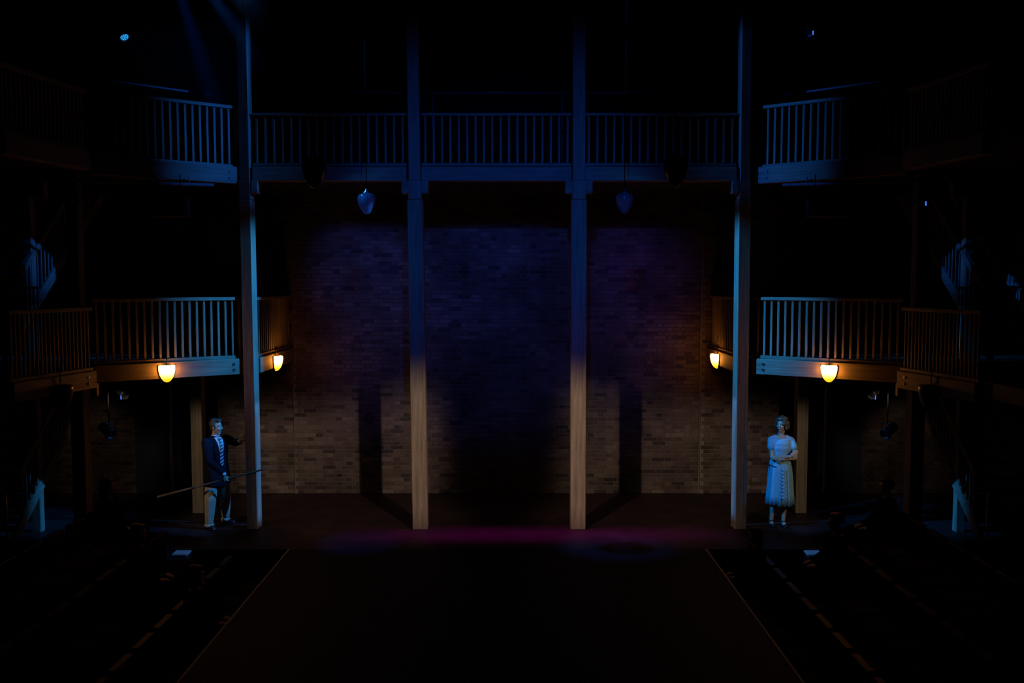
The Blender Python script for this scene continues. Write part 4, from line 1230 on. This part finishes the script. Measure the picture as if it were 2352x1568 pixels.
# ---------------------------------------------------------------- seated audience, dark against the stage
def audience_proto():
    """seated figure facing -Y, seat top at z 0.46"""
    O = (0, 0, 0)
    B = Blob()
    F = Vector((0, -1, 0))
    P, hs, hf, hu = head_shapes(B, Vector((0, 0.06, 1.19)), F)
    S = Vector((1, 0, 0))
    B.cap((0, 0.09, 1.0), 0.055, (0, 0.075, 1.10), 0.052)
    rings = [((0, 0.05, 0.50), 0.16, 0.11), ((0, 0.08, 0.62), 0.14, 0.10), ((0, 0.09, 0.80), 0.16, 0.105), ((0, 0.09, 0.94), 0.18, 0.10), ((0, 0.09, 1.02), 0.10, 0.07)]
    limbs = []
    for q in (-1, 1):
        limbs.append(((q * 0.19, 0.09, 0.96), 0.05, (q * 0.24, 0.02, 0.70), 0.042)); limbs.append(((q * 0.24, 0.02, 0.70), 0.042, (q * 0.10, -0.20, 0.63), 0.030))
        limbs.append(((q * 0.09, 0.02, 0.53), 0.085, (q * 0.11, -0.38, 0.54), 0.06)); limbs.append(((q * 0.11, -0.38, 0.54), 0.06, (q * 0.11, -0.42, 0.10), 0.042))
        limbs.append(((q * 0.11, -0.40, 0.05), 0.038, (q * 0.12, -0.56, 0.04), 0.034))
    B.loft(rings, S, Vector((0, 1, 0)))
    for p0, r0, p1, r1 in limbs: B.cap(p0, r0, p1, r1)
    for q in (-1, 1):
        hand_shapes(B, (q * 0.10, -0.20, 0.63), (-q * 0.25, -0.9, -0.1), (0, 0, -1), side=q, curl=14)
    out = {'body': B.mesh('body', SKIN, O, 0.010, 2)}
    K = Blob()
    K.loft([((c[0], c[1], c[2]), a + 0.022, b + 0.022) for c, a, b in rings], S, Vector((0, 1, 0)))
    for i, (p0, r0, p1, r1) in enumerate(limbs): K.cap(p0, r0 + 0.018, p1, r1 + 0.014)
    out['clothes'] = K.mesh('clothes', DARKCLOTH, O, 0.012, 3)
    for nm in ('short', 'long'):
        H = Blob()
        e = lambda p, r: H.ell(P(*p), r, hs, hf, hu)
        e((0, -0.03, 0.045), (0.084, 0.094, 0.092)); e((0, 0.03, 0.10), (0.060, 0.055, 0.034))
        if nm == 'long':
            for q in (-1, 1): e((q * 0.075, -0.02, -0.05), (0.028, 0.055, 0.11))
            e((0, -0.075, -0.07), (0.085, 0.045, 0.12))
        out['hair_' + nm] = H.mesh('hair', HAIRM, O, 0.009, 2)
    return out
AP = audience_proto()
def audience(x, y, z, rz, label, hair):
    t = empty('person', (x, y, z), label, 'person', 'seated audience in the side stalls')
    t.rotation_euler = (0, 0, rz)
    link('body', AP['body'], t); link('clothes', AP['clothes'], t); link('hair', AP['hair_' + hair], t)
audience(3.56, 12.45, -0.845, R(-90), 'dark seated person in the front row, head just below the woman\'s feet', 'long')
audience(4.48, 11.88, -0.495, R(-90), 'dark seated person silhouetted in the second row on the right', 'short')
audience(5.38, 12.45, -0.145, R(-90), 'dark seated person at the far end of the third row on the right', 'short')
audience(-4.48, 11.31, -0.495, R(90), 'dark seated person in the second row on the left', 'short')
audience(-5.38, 12.45, -0.145, R(90), 'dark seated person at the far end of the third row on the left', 'long')
audience(-3.56, 10.74, -0.845, R(90), 'dark seated person in the front row on the left', 'short')

# ================================================================== HAZE
hz, nt, b = new_mat('stage_haze')
nt.nodes.remove(b)
tc = N(nt, 'ShaderNodeTexCoord')
vl = N(nt, 'ShaderNodeVectorMath', operation='LENGTH'); nt.links.new(tc.outputs['Object'], vl.inputs[0])
mr = N(nt, 'ShaderNodeMapRange'); mr.interpolation_type = 'SMOOTHSTEP'
mr.inputs[1].default_value = 0.25; mr.inputs[2].default_value = 1.0; mr.inputs[3].default_value = 0.034; mr.inputs[4].default_value = 0.0
nt.links.new(vl.outputs['Value'], mr.inputs[0])
vsn = N(nt, 'ShaderNodeVolumeScatter'); vsn.inputs['Anisotropy'].default_value = 0.0
nt.links.new(mr.outputs[0], vsn.inputs['Density'])
nt.links.new(vsn.outputs[0], nt.nodes['Material Output'].inputs['Volume'])
hb = Blob(); hb.ell((0, 0, 0), (1, 1, 1))
hme = bpy.data.meshes.new('haze'); hb.bm.to_mesh(hme); hb.bm.free(); hme.materials.append(hz)
o = link('haze', hme, None, (-4.75, 13.1, 7.6)); o.scale = (1.6, 1.0, 3.2)
tag(o, 'thin blue haze drifting under the lanterns at the upper left', 'haze', None, 'stuff')
